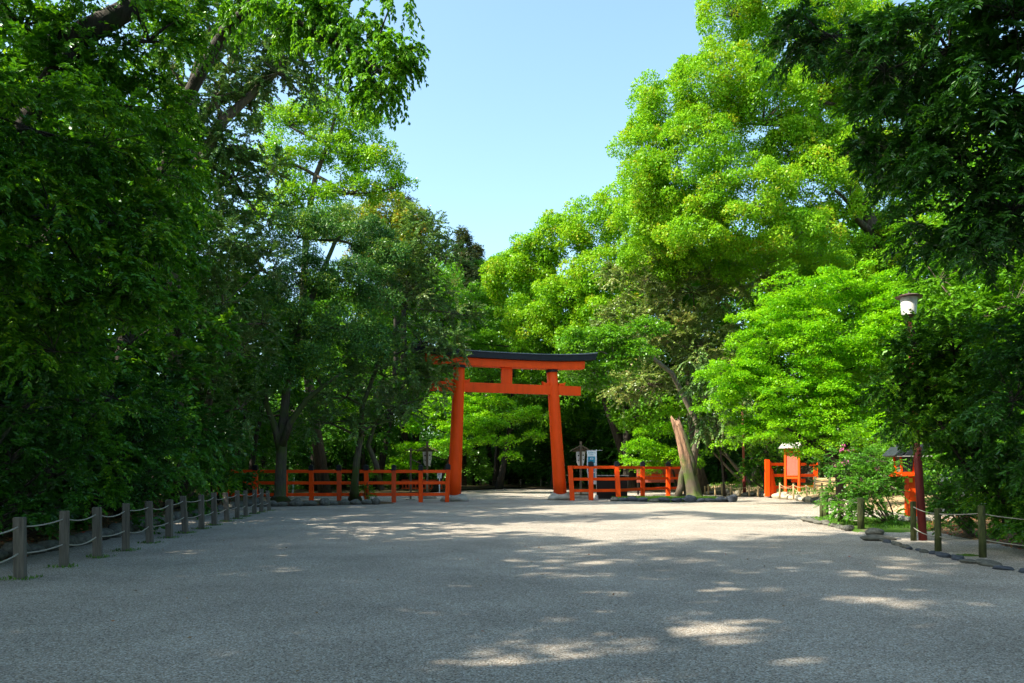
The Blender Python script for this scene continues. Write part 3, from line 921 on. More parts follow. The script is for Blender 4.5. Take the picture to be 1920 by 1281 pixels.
# ------------------------------------------------------------------ rope fences
def rope_span(mb, a, b, sag, r=0.011):
    n = 9
    mb.tube([a.lerp(b, t / (n - 1)) - Vector((0, 0, sag * 4 * (t / (n - 1)) * (1 - t / (n - 1)))) for t in range(n)], r, 6, cap=False)
def rope_fence(label, posts, pm, rm, round_=False, w=0.135, levels=(0.84, 0.40), sag=0.06, hfac=1.0, rr=0.011, name='rope_fence', group='rope fences', ends=(None, None), split_last=()):
    base = Vector((posts[0][0], posts[0][1], 0))
    root = empty(name, base, label, 'rope fence', group)
    for (x, y, h, lx, z) in posts:
        mb = MB()
        if round_:
            mb.tube([(x, y, z - 0.05), (x + lx * 0.5, y, z + h * 0.5), (x + lx, y, z + h - 0.015), (x + lx, y, z + h)], [w / 2 * 1.06, w / 2, w / 2, w / 2 * 0.86], 14, jitter=0.02)
        else:
            mb.box((x, y, z + h / 2 - 0.02), (w, w, h + 0.04), Matrix.Rotation(random.uniform(-.25, .25) + 0.25, 3, 'Z'))
            mb.v = [(vx + (lx if vz > z + h * 0.5 else 0), vy, vz) for vx, vy, vz in mb.v]
        mb.build('post', M[pm], root, bevel=0 if round_ else 0.008, local=base, smooth=round_)
    for lv in levels:
        mb = MB()
        pts = [Vector((x + lx * lv, y, z + h * lv)) for (x, y, h, lx, z) in posts]
        if ends[0]: pts = [Vector(ends[0]) + Vector((0, 0, posts[0][2] * lv))] + pts
        if ends[1]: pts = pts + [Vector(ends[1]) + Vector((0, 0, posts[-1][2] * lv))]
        for i in range(len(pts) - 1):
            rope_span(mb, pts[i] + Vector((0, 0, random.uniform(-.015, .015))), pts[i + 1] + Vector((0, 0, random.uniform(-.015, .015))), sag * random.uniform(0.3, 1.7), rr)
        mb.build('rope', M[rm], root, local=base, smooth=True)
    return root
LP = [(38, 1086, 970, 0), (120, 1064, 958, 0), (183, 1046, 951, -2), (236, 1033, 944, 1), (281, 1019, 940, -2), (317, 1009, 937, 0), (348, 1000, 930, -4),
      (378, 992, 928, 0), (402, 985, 924, -1), (426, 978, 924, -4), (445, 973, 920, -1), (461, 969, 920, -1), (477, 964, 918, 0), (490, 961, 917, 0), (505, 958, 920, -4)]
ps = []
for px, py, pt, ln in LP:
    g = GP(px, py)
    ps.append((g.x, g.y, (py - pt) / F * g.y, ln / F * g.y + random.uniform(-.012, .012), 0.0))
rope_fence('long row of square grey timber posts with two pale ropes along the left side', ps, 'post', 'rope', w=0.135, levels=(0.86, 0.42), sag=0.05,
           ends=((ps[0][0] + 0.25, ps[0][1] - 1.3, 0), None))
rp = []
for px, py, pt, ln in [(1548, 977, 923, -2), (1575, 985, 926, 0), (1613, 997, 935, -1)]:
    g = GP(px, py); rp.append((g.x + .02, g.y, (py - pt) / F * g.y, ln / F * g.y, 0.02))
rf = rope_fence('short run of mossy round posts with rope round the azalea bed', rp, 'mosspost', 'rope', True, w=0.16, levels=(0.84, 0.34), sag=0.05)
g = GP(1541, 976)
mb = MB(); mb.tube([(g.x, g.y, 0), (g.x, g.y, 0.5), (g.x, g.y, 0.93)], [0.07, 0.066, 0.06], 12, jitter=.02)
mb.build('post', M['mosspost'], rf, local=(rp[0][0], rp[0][1], 0), smooth=True)
rp = []
for px, py, pt, ln in [(1713, 1017, 942, -1), (1759, 1036, 955, -1), (1843, 1049, 950, -3)]:
    g = GP(px, py); rp.append((g.x, g.y, (py - pt) / F * g.y, ln / F * g.y, 0.02))
rope_fence('three thick weathered round posts with two ropes beside the lamp pole', rp, 'mosspost', 'rope', True, w=0.115, levels=(0.86, 0.36), sag=0.04,
           ends=(None, (rp[-1][0] + 1.3, rp[-1][1] - 0.6, -0.05)), rr=0.010)
# stakes and straw rope on the far bank
bp_ = []
for px, pb, pt in [(1322, 927, 912), (1328, 927, 909), (1341, 926, 911), (1354, 927, 908), (1370, 927, 913), (1387, 928, 914), (1405, 929, 911), (1421, 927, 912)]:
    Y = 49.5 - (px - 1322) * 0.045
    q = WP(px, pb, Y); t = WP(px, pt, Y)
    bp_.append((q.x, Y, t.z - q.z + 0.12, random.uniform(-.04, .04), q.z - 0.1))
rope_fence('low pale stakes with straw rope on the sandy bank between dead trunk and fence end', bp_, 'bamboo', 'straw', True, w=0.11, levels=(0.93,), sag=0.05)
bp_ = []
for px, pb, pt in [(1462, 931, 906), (1488, 931, 908), (1513, 934, 910), (1542, 932, 906)]:
    Y = 41.0 - (px - 1462) * 0.05
    q = WP(px, pb, Y); t = WP(px, pt, Y)
    bp_.append((q.x, Y, t.z - q.z + 0.12, random.uniform(-.04, .04), q.z - 0.1))
rope_fence('thin greenish stakes with sagging straw rope before the notice board', bp_, 'bamboo', 'straw', True, w=0.09, levels=(0.93, 0.72), sag=0.12)
bp_ = []
for px in range(862, 1050, 38):
    Y = 72.0
    q = WP(px, 919, Y)
    bp_.append((q.x, Y, 0.85, random.uniform(-.05, .05), 0.0))
rope_fence('far low stake and rope fence seen through the gate before the dark forest', bp_, 'wood', 'wood', True, w=0.12, levels=(0.93, 0.5), sag=0.04)
# woven brushwood fence behind the board
def brushwood():
    a = Vector((16.9, 41.6, 0.42)); b = Vector((18.6, 34.0, 0.40))
    root = empty('brushwood_fence', a, 'low fence of stacked brushwood poles on the bank right of the notice board', 'fence')
    for k in range(7):
        p = a.lerp(b, k / 6)
        mb = MB(); mb.tube([p + Vector((0, 0, -.1)), p + Vector((0, 0, 0.85))], 0.10, 10, jitter=.03); mb.build('post', M['bark_moss'], root, local=a, smooth=True)
    d = (b - a)
    for k in range(9):
        mb = MB(); z = 0.08 + k * 0.085
        mb.tube([a + d * t + Vector((random.uniform(-.03, .03), 0, z + random.uniform(-.03, .03))) for t in [i / 12 for i in range(13)]], 0.038, 6, jitter=.15)
        mb.build('pole', M['bamboo'] if k % 3 else M['wood'], root, local=a, smooth=True)
brushwood()

# ------------------------------------------------------------------ notice boards, banner, signs
def notice_board():
    Y = 42.2
    p0 = WP(1473, 923, Y); p1 = WP(1498.5, 926, Y - 0.6)
    zb = 0.32
    root = empty('notice_board', (p0.x, p0.y, zb), 'tall vermilion roofed notice board on two posts behind the thin stakes', 'notice board')
    o = root.location.copy()
    ang = math.atan2(p1.y - p0.y, p1.x - p0.x)
    rt = Matrix.Rotation(ang, 3, 'Z')
    w = (Vector((p1.x, p1.y, 0)) - Vector((p0.x, p0.y, 0))).length
    def bx(nm, c, s, mat, par=root, bev=0.006):
        mb = MB(); mb.box((0, 0, 0), s)
        mb.v = [tuple(rt @ (Vector(v) + Vector(c))) for v in mb.v]
        return mb.build(nm, M[mat], par, bevel=bev)
    bx('post', (0, 0, 1.28), (0.12, 0.12, 2.5), 'vermilion')
    bx('post', (w, 0, 1.28), (0.12, 0.12, 2.5), 'vermilion')
    for x in (0, w): bx('foot_stone', (x, 0, -0.02), (0.3, 0.3, 0.2), 'rock_pale', bev=0.03)
    pn = bx('panel', (w / 2, 0.02, 1.62), (w - 0.14, 0.04, 1.3), 'pinkred')
    bx('crossbar', (w / 2, 0, 0.9), (w - 0.125, 0.09, 0.16), 'vermilion')
    bx('ledge', (w / 2, -0.04, 1.0), (w - 0.13, 0.10, 0.03), 'vermilion')
    bx('crossbar', (w / 2, 0, 2.35), (w - 0.125, 0.09, 0.12), 'vermilion')
    mb = MB()
    for s in (-1, 1):
        mb.prism([(s * 0.0, 0.28), (s * 0.42, 0.0), (s * 0.42, 0.04), (0, 0.33)] if s > 0 else [(0, 0.33), (-0.42, 0.04), (-0.42, 0.0), (0, 0.28)], -w / 2 - 0.2, w / 2 + 0.2)
    r2 = Matrix.Rotation(ang + R(90), 3, 'Z')
    mb.v = [tuple(r2 @ Vector(v) + rt @ Vector((w / 2, 0, 2.52))) for v in mb.v]
    mb.build('roof', M['greytop'], root)
    bx('gable_board', (w / 2, 0.0, 2.56), (w + 0.1, 0.06, 0.12), 'vermilion')
    # low lower board behind
    bx('back_rail', (w / 2 + 0.1, 0.5, 0.72), (w, 0.06, 0.2), 'vermilion')
notice_board()

def roofed_sign(px, label):
    Y = 43.0
    b = GP(px, 935); b = Vector(((px - 960) / F * Y, Y, 0))
    root = empty('roofed_signpost', b, label, 'signpost', 'small roofed plaques on posts beyond the fences')
    top = CAMH + (HZ - 828) / F * Y
    def at(dx, dy, z): return (dx, dy, z)
    mb = MB(); mb.box((0, 0, top / 2), (0.12, 0.12, top), None, 1.0); mb.build('post', M['wood'], root, bevel=.01)
    zr = CAMH + (HZ - 837) / F * Y
    mb = MB()
    mb.prism([(-0.60, -0.30), (-0.09, -0.02), (-0.09, 0.03), (-0.62, -0.255)], -0.28, 0.28)
    mb.prism([(0.60, -0.30), (0.62, -0.255), (0.09, 0.03), (0.09, -0.02)], -0.28, 0.28)
    mb.v = [(x, y, z + zr) for x, y, z in mb.v]
    mb.build('roof', M['wood'], root)
    mb = MB(); mb.prism([(-0.50, -0.30), (0.50, -0.30), (0.085, -0.07), (-0.085, -0.07)], 0.09, 0.14)
    mb.v = [(x, y, z + zr) for x, y, z in mb.v]
    mb.build('gable_board', M['wood'], root)
    z1 = CAMH + (HZ - 847) / F * Y; z0 = CAMH + (HZ - 874) / F * Y
    o = [(-.27, 0), (-.22, -0.62), (-.14, -.82), (.14, -.82), (.2, -.62), (.27, 0)]
    mb = MB(); mb.prism([(x, z) for x, z in reversed(o)], 0.08, 0.16); mb.v = [(x, y, z + z1) for x, y, z in mb.v]
    # crest-shaped plaque hung behind and around the post, visible both sides
    p = mb.build('plaque', M['plaque'], root, bevel=.01)
    mb = MB()
    for dx, dz, r in ((-.13, -.22, .045), (-.12, -.5, .03), (.14, -.2, .04), (.15, -.46, .03)):
        mb.tube([(dx, 0.075, z1 + dz), (dx, 0.071, z1 + dz)], r, 10)
    mb.build('ink_marks', M['ink'], p)
    mb = MB(); mb.box((0, 0, 0.09), (1.0, 0.7, 0.16)); mb.build('foot_slab', M['stone'], root, bevel=.03)
    mb = MB(); mb.box((0, 0.02, 0.23), (1.2, 0.16, 0.12)); mb.build('foot_beam', M['wood'], root, bevel=.01)
    return root
roofed_sign(1089, 'roofed wooden signpost with whitish plaque just right of the right gate pillar, beside the banner')
roofed_sign(801, 'roofed wooden signpost with whitish plaque just left of the left gate pillar, above the fence')

def slim_pole():
    Y = 40.5; x = (770 - 960) / F * Y
    root = empty('slim_timber_post', (x, Y, 0), 'slim bare timber post with a short crossarm left of the left roofed signpost', 'post')
    h = CAMH + (HZ - 840) / F * Y
    mb = MB(); mb.box((0, 0, h / 2), (0.10, 0.10, h)); mb.build('shaft', M['wood'], root, bevel=.01)
    mb = MB(); mb.bar((-.3, -0.07, h - .12), (.3, -0.07, h - .12), .04, .06); mb.build('crossarm', M['wood'], root)
    mb = MB(); mb.bar((.05, 0, h - .62), (.55, 0, h - .85), .05, .06); mb.build('arm', M['wood'], root)
    mb = MB(); mb.box((0, 0, 0.03), (0.5, 0.3, 0.06)); mb.build('foot', M['rock'] if 0 else M['stone'], root)
slim_pole()

def banner():
    Y = 41.0; xp = (1118.3 - 960) / F * Y
    root = empty('banner_stand', (xp, Y, 0), 'white and teal upright banner on a thin white pole behind the right fence', 'banner')
    h = CAMH + (HZ - 843) / F * Y
    mb = MB(); mb.tube([(0, 0, 0), (0, 0, h)], 0.016, 10); mb.build('pole', M['white'], root, smooth=True)
    mb = MB(); mb.tube([(-.55, 0, h - .05), (0.33, 0, h - .05)], 0.010, 8); mb.build('crossbar', M['white'], root, smooth=True)
    mb = MB(); mb.tube([(0, 0, 0.0), (0, 0, .26)], [0.11, 0.08], 16); mb.build('pole_foot', M['white'], root, smooth=False)
    # waving cloth with thickness
    W, Hc = 0.50, 1.84
    n, mrows = 8, 22
    vs, fs = [], []
    def surf(u, v):
        x = -0.03 - W * (1 - 0.16 * v ** 2 * 0.8) * (1 - u)
        return Vector((x + 0.015 * math.sin(v * 9), -0.02 + 0.03 * math.sin(u * 4 + v * 7) * v, h - 0.07 - Hc * v))
    for side, off in ((0, 0.0), (1, 0.006)):
        for j in range(mrows + 1):
            for i in range(n + 1):
                p = surf(i / n, j / mrows); vs.append((p.x, p.y + off, p.z))
    K = (n + 1) * (mrows + 1)
    for j in range(mrows):
        for i in range(n):
            a = j * (n + 1) + i
            fs.append((a, a + 1, a + n + 2, a + n + 1)); fs.append((a + K, a + n + 1 + K, a + n + 2 + K, a + 1 + K))
    mb = MB(); mb.add(vs, fs)
    cl = mb.build('cloth', M['whitecloth'], root, smooth=True)
    def patch(nm, u0, u1, v0, v1, mat, off=-0.005):
        vs, fs = [], []
        a, b = 6, max(2, int((v1 - v0) * 30))
        for j in range(b + 1):
            for i in range(a + 1):
                p = surf(u0 + (u1 - u0) * i / a, v0 + (v1 - v0) * j / b); vs.append((p.x, p.y + off, p.z))
        for j in range(b):
            for i in range(a):
                q = j * (a + 1) + i; fs.append((q, q + 1, q + a + 2, q + a + 1))
        mb = MB(); mb.add(vs, fs); return mb
    for v0, v1 in ((0.17, 0.37), (0.41, 0.49), (0.52, 0.63), (0.66, 0.84)):
        patch('p', 0.1, 0.88, v0, v1, None).build('teal_block', M['teal'], cl)
    patch('p', 0.22, 0.7, 0.90, 0.95, None).build('teal_block', M['teal'], cl)
    mb = MB()
    rnd = random.Random(5)
    def glyph(u, v, s, vs_):
        for k in range(3):
            q = patch('', u, u + s * 0.8, v + k * vs_ * 0.4, v + k * vs_ * 0.4 + vs_ * 0.14, None, -0.006); mb.add(q.v, q.f)
        q = patch('', u + s * rnd.uniform(.1, .5), u + s * rnd.uniform(.55, .7), v - vs_ * 0.1, v + vs_ * 1.0, None, -0.0065); mb.add(q.v, q.f)
    for k in range(5): glyph(0.14 + k * 0.15, 0.045, 0.13, 0.028)
    for k in range(3): glyph(0.28 + k * 0.15, 0.10, 0.12, 0.024)
    mb.build('lettering', M['teal'], cl)
    mb = MB()
    q = patch('', 0.35, 0.68, 0.21, 0.225, None, -.009); mb.add(q.v, q.f)
    q = patch('', 0.35, 0.68, 0.25, 0.262, None, -.009); mb.add(q.v, q.f)
    q = patch('', 0.35, 0.41, 0.225, 0.25, None, -.009); mb.add(q.v, q.f)
    q = patch('', 0.62, 0.68, 0.225, 0.25, None, -.009); mb.add(q.v, q.f)
    mb.build('white_emblem', M['white'], cl)
banner()

def low_dark_board():
    a = Vector(((1120 - 960) / F * 41.9, 41.9, 0)); b = Vector(((1178 - 960) / F * 41.9, 41.9, 0))
    root = empty('slanted_dark_board', a, 'low slanted dark brown board with pale top edge behind the right fence', 'information board')
    ht = CAMH + (HZ - 893) / F * a.y
    L_ = b.x - a.x
    mb = MB()
    mb.add([(0, 0.25, 0.0), (L_, 0.25, 0.0), (L_ + .05, .75, ht), (0.02, .75, ht), (0, .6, 0), (L_, .6, 0), (L_ + .05, .85, ht), (.02, .85, ht)],
           [(0, 1, 2, 3), (5, 4, 7, 6), (4, 0, 3, 7), (1, 5, 6, 2), (3, 2, 6, 7), (4, 5, 1, 0)])
    mb.build('panel', M['darkpanel'], root, bevel=.01)
    mb = MB(); mb.box((L_ / 2 + .03, .78, ht + .03), (L_ + .2, .26, .05)); mb.build('top_edge', M['greytop'], root, bevel=.008)
low_dark_board()

def roofed_board():
    Y = 50.0
    a = WP(1194, 925, Y); b = WP(1277, 925, Y)
    x0, x1 = a.x, b.x
    root = empty('roofed_board_wall', (x0, Y, 0), 'wide roofed faded red plank board behind the right fence, left of the dead trunk', 'notice board')
    o = root.location.copy()
    zt = CAMH + (HZ - 867) / F * Y; zb = CAMH + (HZ - 905) / F * Y
    w = x1 - x0
    mb = MB(); mb.box((w / 2, 0, (zt + zb) / 2), (w, .06, zt - zb)); p = mb.build('panel', M['pinkred'], root, bevel=.01)
    mb = MB()
    for k in range(1, 12): mb.box((w * k / 12, -0.036, (zt + zb) / 2), (.02, .012, zt - zb - .04))
    mb.build('battens', M['pinkred'], p)
    mb = MB(); mb.box((w / 2, -.06, zb + .5), (w, .06, .14)); mb.build('crossbar', M['vermilion_old'], root, bevel=.008)
    mb = MB(); mb.prism([(-.75, -.05), (.75, .0), (.75, .06), (-.75, .02)], -.35, w + .35)
    mb.v = [(y, x * 0.6, z + zt + .05) for x, y, z in mb.v]
    mb.build('roof', M['greytop'], root)
    for x in (.1, w - .1):
        mb = MB(); mb.box((x, .05, zt / 2), (.12, .12, zt)); mb.build('leg', M['darkpanel'], root)
roofed_board()

def small_white_sign():
    Y = 48.0; x = (824 - 960) / F * Y
    root = empty('small_white_sign', (x, Y, 0), 'small white lantern-shaped sign on a thin white post left of the left gate pillar', 'sign')
    z1 = CAMH + (HZ - 884.5) / F * Y; z0 = CAMH + (HZ - 897) / F * Y
    mb = MB(); mb.prism([(-.12, z0), (.12, z0), (.15, z1 - .08), (-.15, z1 - .08)], -.03, .03); b = mb.build('plate', M['white'], root)
    mb = MB(); mb.prism([(-.17, z1 - .075), (.17, z1 - .075), (.1, z1 + .02), (-.1, z1 + .02)], -.04, .04); mb.build('plate_cap', M['white'], root)
    mb = MB(); mb.box((0, -.034, z0 + .09), (.12, .006, .04)); mb.build('red_mark', M['redprint'], b)
    mb = MB()
    for k in range(4): mb.box((-.07 + .045 * k, -.034, z0 + .25), (.018, .006, .14))
    mb.build('lettering', M['ink'], b)
    mb = MB(); mb.tube([(0, 0, 0), (0, 0, z0)], .035, 8); mb.build('post', M['white'], root)
small_white_sign()
def flat_sign(px, py0, py1, wpx, Y, label, tilt=0, post=True, mat='signblue'):
    c = WP(px, (py0 + py1) / 2, Y)
    root = empty('pale_sign', (c.x, Y, 0), label, 'sign', 'pale signs behind the left fence')
    w = wpx / F * Y; h = (py1 - py0) / F * Y
    mb = MB(); mb.box((0, 0, 0), (w, .04, h), Matrix.Rotation(R(tilt), 3, 'Y')); mb.v = [(x, y, z + c.z) for x, y, z in mb.v]
    p = mb.build('panel', M[mat], root, bevel=.005)
    if post:
        mb = MB(); mb.tube([(0, .05, 0), (0, .05, c.z + h * .4)], .03, 8); mb.build('post', M['metal'], root)
    mb = MB(); mb.box((0, 0, h / 2 + .04), (w * 1.15, .12, .06), Matrix.Rotation(R(tilt), 3, 'Y')); mb.v = [(x, y, z + c.z) for x, y, z in mb.v]
    mb.build('top_rail', M['darkpanel'], root)
flat_sign(441, 869, 884, 16, 45, 'larger pale blue panel sign behind the left end of the fence')
flat_sign(462, 873, 895, 10, 46, 'narrow tilted whitish sign beside the larger pale blue one', 8, True, 'white')
def white_stake():
    a = WP(551, 884, 44); b = WP(548, 925, 44)
    mb = MB(); mb.bar((0, 0, 0.0), ((a.x - b.x), 0, a.z - b.z + 0.1), .09, .09)
    o = mb.build('white_stake', M['white'], None, bevel=.008); o.location = (b.x, 44, 0)
    tag(o, 'thin leaning white stake seen behind the left fence right of the big trunk', 'stake')
white_stake()

# ------------------------------------------------------------------ red lantern, lamp pole, far red pole
def lantern():
    b = GP(1709, 984)
    root = empty('shrine_lantern', (b.x, b.y, 0), 'vermilion box lantern with black board roof on a square pillar behind the lamp pole', 'lantern')
    Y = b.y
    def z(py): return CAMH - (py - HZ) / F * Y
    mb = MB(); mb.box((0, 0, .12), (.75, .75, .26)); mb.build('stone_base', M['stone'], root, bevel=.04)
    mb = MB(); mb.box((0, 0, .25 + (z(893) - .25) / 2), (.27, .27, z(893) - .25)); mb.build('pillar', M['vermilion'], root, bevel=.01)
    x = -0.20
    mb = MB(); mb.box((x, 0, z(893) + .03), (.62, .55, .08)); mb.build('tray', M['vermilion'], root, bevel=.01)
    mb = MB(); mb.box((x, 0, z(889) + .03), (.50, .46, .06)); mb.build('tray_rim', M['vermilion'], root, bevel=.008)
    zb, zt = z(888) + .035, z(856)
    for sx in (-1, 1):
        for sy in (-1, 1):
            mb = MB(); mb.bar((x + sx * .16, sy * .15, zb), (x + sx * .21, sy * .19, zt), .045, .045); mb.build('frame', M['vermilion'], root)
    mb = MB(); mb.box((x, 0, (zb + zt) / 2), (.30, .28, zt - zb - .01), None, 1.2); pane = mb.build('pane', M['pane'], root)
    mb = MB()
    for k in range(-2, 3): mb.box((x + k * .055, -0.17, (zb + zt) / 2), (.012, .012, zt - zb - .03))
    mb.build('lattice', M['ink'], pane)
    # stepped board roof
    for k in range(3):
        mb = MB()
        mb.prism([(-.52 + k * .30, 0.0 + k * .0), (-.30 + k * .30, 0.0), (-.05 + k * .26, .26), (-.27 + k * .26, .26)], -.36, .36)
        mb.v = [(vx + x + .04, vy, vz + zt + .02 + k * 0.012) for vx, vy, vz in mb.v]
        mb.build('roof_board', M['tile'], root, bevel=.006)
    mb = MB(); mb.box((x + .1, 0, zt + .005), (1.0, .7, .035)); mb.build('eaves', M['greytop'], root)
    mb = MB(); mb.box((x + .25, 0, zt + .31), (.75, .5, .07)); mb.build('ridge', M['tile'], root, bevel=.01)
    mb = MB(); mb.box((-.10, -.15, z(894) - .1), (.09, .02, .12)); mb.build('tag', M['yellow'], root)
    # white signboard fixed beside it
    p = GP(1716, 985)
    r2 = empty('white_signboard', (p.x + .05, Y + .35, 0), 'narrow white signboard between the box lantern and the lamp pole', 'sign')
    mb = MB(); mb.box((0, 0, (z(842) + z(890)) / 2), (.26, .03, z(842) - z(890))); mb.build('panel', M['plaque'], r2, bevel=.004)
    mb = MB(); mb.box((0, .03, z(842) / 2), (.05, .05, z(842))); mb.build('post', M['metal'], r2)
lantern()
def lamp():
    b = GP(1731, 1017)
    t = WP(1704, 593, b.y)
    root = empty('lamp_post', b, 'tall oxblood lamp post with white drum shade among the right-hand foliage', 'street lamp')
    d = t - b
    def at(z): return d * (z / d.z)
    mb = MB(); mb.tube([(0, 0, -.05), at(.9), at(2.0), at(2.02), at(3.4), at(d.z - .1)], [.085, .083, .08, .062, .058, .05], 20)
    mb.build('pole', M['pole'], root, smooth=True)
    mb = MB(); mb.tube([at(1.97), at(2.05)], .086, 20); mb.build('collar', M['pole_light'], root)
    s = at(d.z)
    mb = MB(); mb.tube([s + Vector((0, 0, -.10)), s + Vector((0, 0, -.02)), s + Vector((0, 0, .02))], [.07, .10, .15], 24); mb.build('shade_holder', M['lampcap'], root)
    mb = MB(); mb.tube([s + Vector((0, 0, .022)), s + Vector((0, 0, .2)), s + Vector((0, 0, .40))], [.145, .155, .168], 32); q = mb.build('shade', M['lampshade'], root, smooth=False)
    mb = MB(); mb.tube([s + Vector((0, 0, .395)), s + Vector((0, 0, .415)), s + Vector((0, 0, .455)), s + Vector((0, 0, .47))], [.26, .275, .17, .03], 32); mb.build('lid', M['lampcap'], root, smooth=False)
    mb = MB(); mb.tube([s + Vector((0, 0, .46)), s + Vector((0, 0, .53))], .012, 8); mb.build('finial', M['metal'], root)
    mb = MB(); mb.box((-0.10, 0, 1.25), (.05, .05, .2)); mb.build('socket_box', M['metal'], root, bevel=.01)
lamp()
def far_pole():
    Y = 47.5; b = WP(1396, 920, Y); t = WP(1391, 740, Y)
    root = empty('red_pole', (b.x, Y, b.z), 'thin faded red steel pole rising from the bank behind the low stakes', 'pole')
    d = t - b
    mb = MB(); mb.tube([(0, 0, -.2), d * .22], .105, 16); mb.build('lower_sleeve', M['pole'], root, smooth=True)
    mb = MB(); mb.tube([d * .2201, d * .235], .125, 16); mb.build('collar', M['pole'], root)
    mb = MB(); mb.tube([d * .2352, d], .075, 16); mb.build('shaft', M['pole_light'], root, smooth=True)
far_pole()

# ------------------------------------------------------------------ dead trunk
def dead_trunk():
    Y = 41.6
    b = Vector(((1296 - 960) / F * Y, Y, 0.05))
    root = empty('dead_tree_trunk', b, 'broken leaning dead tree trunk with bare orange wood at the top and mossy foot', 'tree trunk')
    path = [(1301, 936, .54), (1299, 925, .46), (1296, 910, .41), (1292, 890, .38), (1287, 865, .37), (1281, 840, .31), (1275, 815, .27), (1270, 800, .26), (1266, 789, .24)]
    vs, fs = [], []
    n = 28
    mb_l, mb_u = MB(), MB()
    def ring(i):
        px, py, r = path[i]
        p = WP(px, py, Y) - b
        out = []
        for k in range(n):
            a = 2 * math.pi * k / n
            rr = r * (1 + 0.10 * math.sin(3 * a + i * .5) + 0.07 * math.sin(7 * a + i * .9) - 0.20 * math.exp(-((a - 4.4) / .22) ** 2) + (0.22 * abs(math.sin(2.5 * a)) if i == 0 else 0))
            z = p.z + (0.22 * math.sin(2 * a + 1) + .1 * math.sin(9 * a) if i == len(path) - 1 else 0)
            out.append(Vector((p.x + math.cos(a) * rr, math.sin(a) * rr, z)))
        return out
    def part(i0, i1, nm, mat, cap=False):
        rings = []
        for i in range(i0, i1): 
            A_, B_ = ring(i), ring(i + 1)
            for t in (0, 1 / 3, 2 / 3): rings.append([x.lerp(y, t) + Vector((random.uniform(-.012, .012), random.uniform(-.012, .012), 0)) * (t > 0) for x, y in zip(A_, B_)])
        rings.append(ring(i1))
        vs = [v for r in rings for v in r]
        fs = []
        for i in range(len(rings) - 1):
            for k in range(n):
                k2 = (k + 1) % n
                fs.append((i * n + k, i * n + k2, (i + 1) * n + k2, (i + 1) * n + k))
        if cap: fs.append(tuple((len(rings) - 1) * n + k for k in range(n)))
        mb = MB(); mb.add(vs, fs); return mb.build(nm, mat, root, smooth=True)
    part(0, len(path) - 1, 'trunk', M['deadwood'], True)
    # mossy bark strip that climbs the right side of the bare wood
    mb = MB(); pts = [WP(px, py, Y) - b + Vector((r * .75, -.10, 0)) for px, py, r in path[3:8]]
    mb.tube(pts, [.2, .19, .17, .13, .05], 10, jitter=.12); mb.build('moss_strip', M['bark_moss'], root, smooth=True)
    # buttress
    mb = MB(); p0 = WP(1266, 936, Y) - b; p1 = WP(1283, 868, Y) - b
    mb.tube([p0 + Vector((.1, -.1, 0)), p0.lerp(p1, .35) + Vector((.1, -.1, 0)), p0.lerp(p1, .7), p1], [.24, .19, .15, .08], 12, jitter=.06); mb.build('buttress', M['bark'], root, smooth=True)
dead_trunk()
# ------------------------------------------------------------------ trees and shrubs
# clump recipes: c clump radius, cov leaf cover, L/W leaf size
def SP(mode, c, L, W, cov=1.1, dens=1.0, shell=0.5): return dict(mode=mode, c=c, L=L, W=W, cov=cov, dens=dens, shell=shell)
PUFF_FAR = SP('puff', 0.78, 0.19, 0.11, 1.15, 1.35, 0.45)
PUFF = SP('puff', 0.85, 0.16, 0.09, 1.15, 1.0, 0.5)
LAYER_ = SP('layer', 0.75, 0.12, 0.075, 1.0, 1.25, 0.25)
SPRAY = SP('spray', 0.80, 0.14, 0.065, 1.0, 1.0, 0.45)

# --- right side -------------------------------------------------------------
YC = 46
plant('camphor_tree', 'giant bright green camphor tree filling the sky on the right, with dark leaning trunk', 'tree', (18.9, 49, .5),
      [LB(1372, 20, 45, 62, 60), LB(1480, 60, 46, 105), LB(1345, 165, 44, 85, 80), LB(1248, 205, 44, 62, 66), LB(1203, 285, 44, 50, 56), LB(1190, 345, 43, 36, 34),
       LB(1300, 300, 43, 90, 85), LB(1430, 220, 45, 100, 85), LB(1395, 370, 42, 88, 72), LB(1590, 90, 47, 90), LB(1530, 330, 44, 70, 52),
       LB(1640, 310, 46, 60, 60), LB(1480, 450, 42, 85, 50), LB(1330, 430, 42, 90, 60), LB(1680, 200, 48, 80), LB(1250, 400, 44, 60, 45), LB(1215, 470, 47, 60, 40), LB(1300, 500, 47, 70, 36), LB(1400, 500, 46, 70, 34), LB(1530, 420, 45, 60, 40), LB(1570, 500, 45, 70, 40), LB(1700, 420, 46, 60, 50), LB(1690, 330, 48, 60, 50), LB(1610, 200, 47.5, 60, 50), LB(1590, 280, 45, 50, 44), LB(1660, 80, 48, 80, 60), LB(1600, 390, 44.5, 50, 36), LB(1480, 290, 45, 64, 48), LB(1540, 270, 45, 56, 40), LB(1225, 400, 46, 66, 56), LB(1290, 440, 45, 66, 50), LB(1540, 160, 47, 70, 54), LB(1760, 300, 48, 80, 80), LB(1640, 480, 46, 70, 40)],
      'camphor', SP('puff', 0.62, 0.15, 0.080, 1.15, 1.35, 0.45), 'bark', tr=0.75, twigs=10, limb=0.42,
      path=[(18.9, 49, .3), WP(1740, 700, 48), WP(1700, 560, 47), WP(1640, 440, 46), WP(1590, 330, 46), WP(1530, 220, 46), WP(1480, 120, 46)])
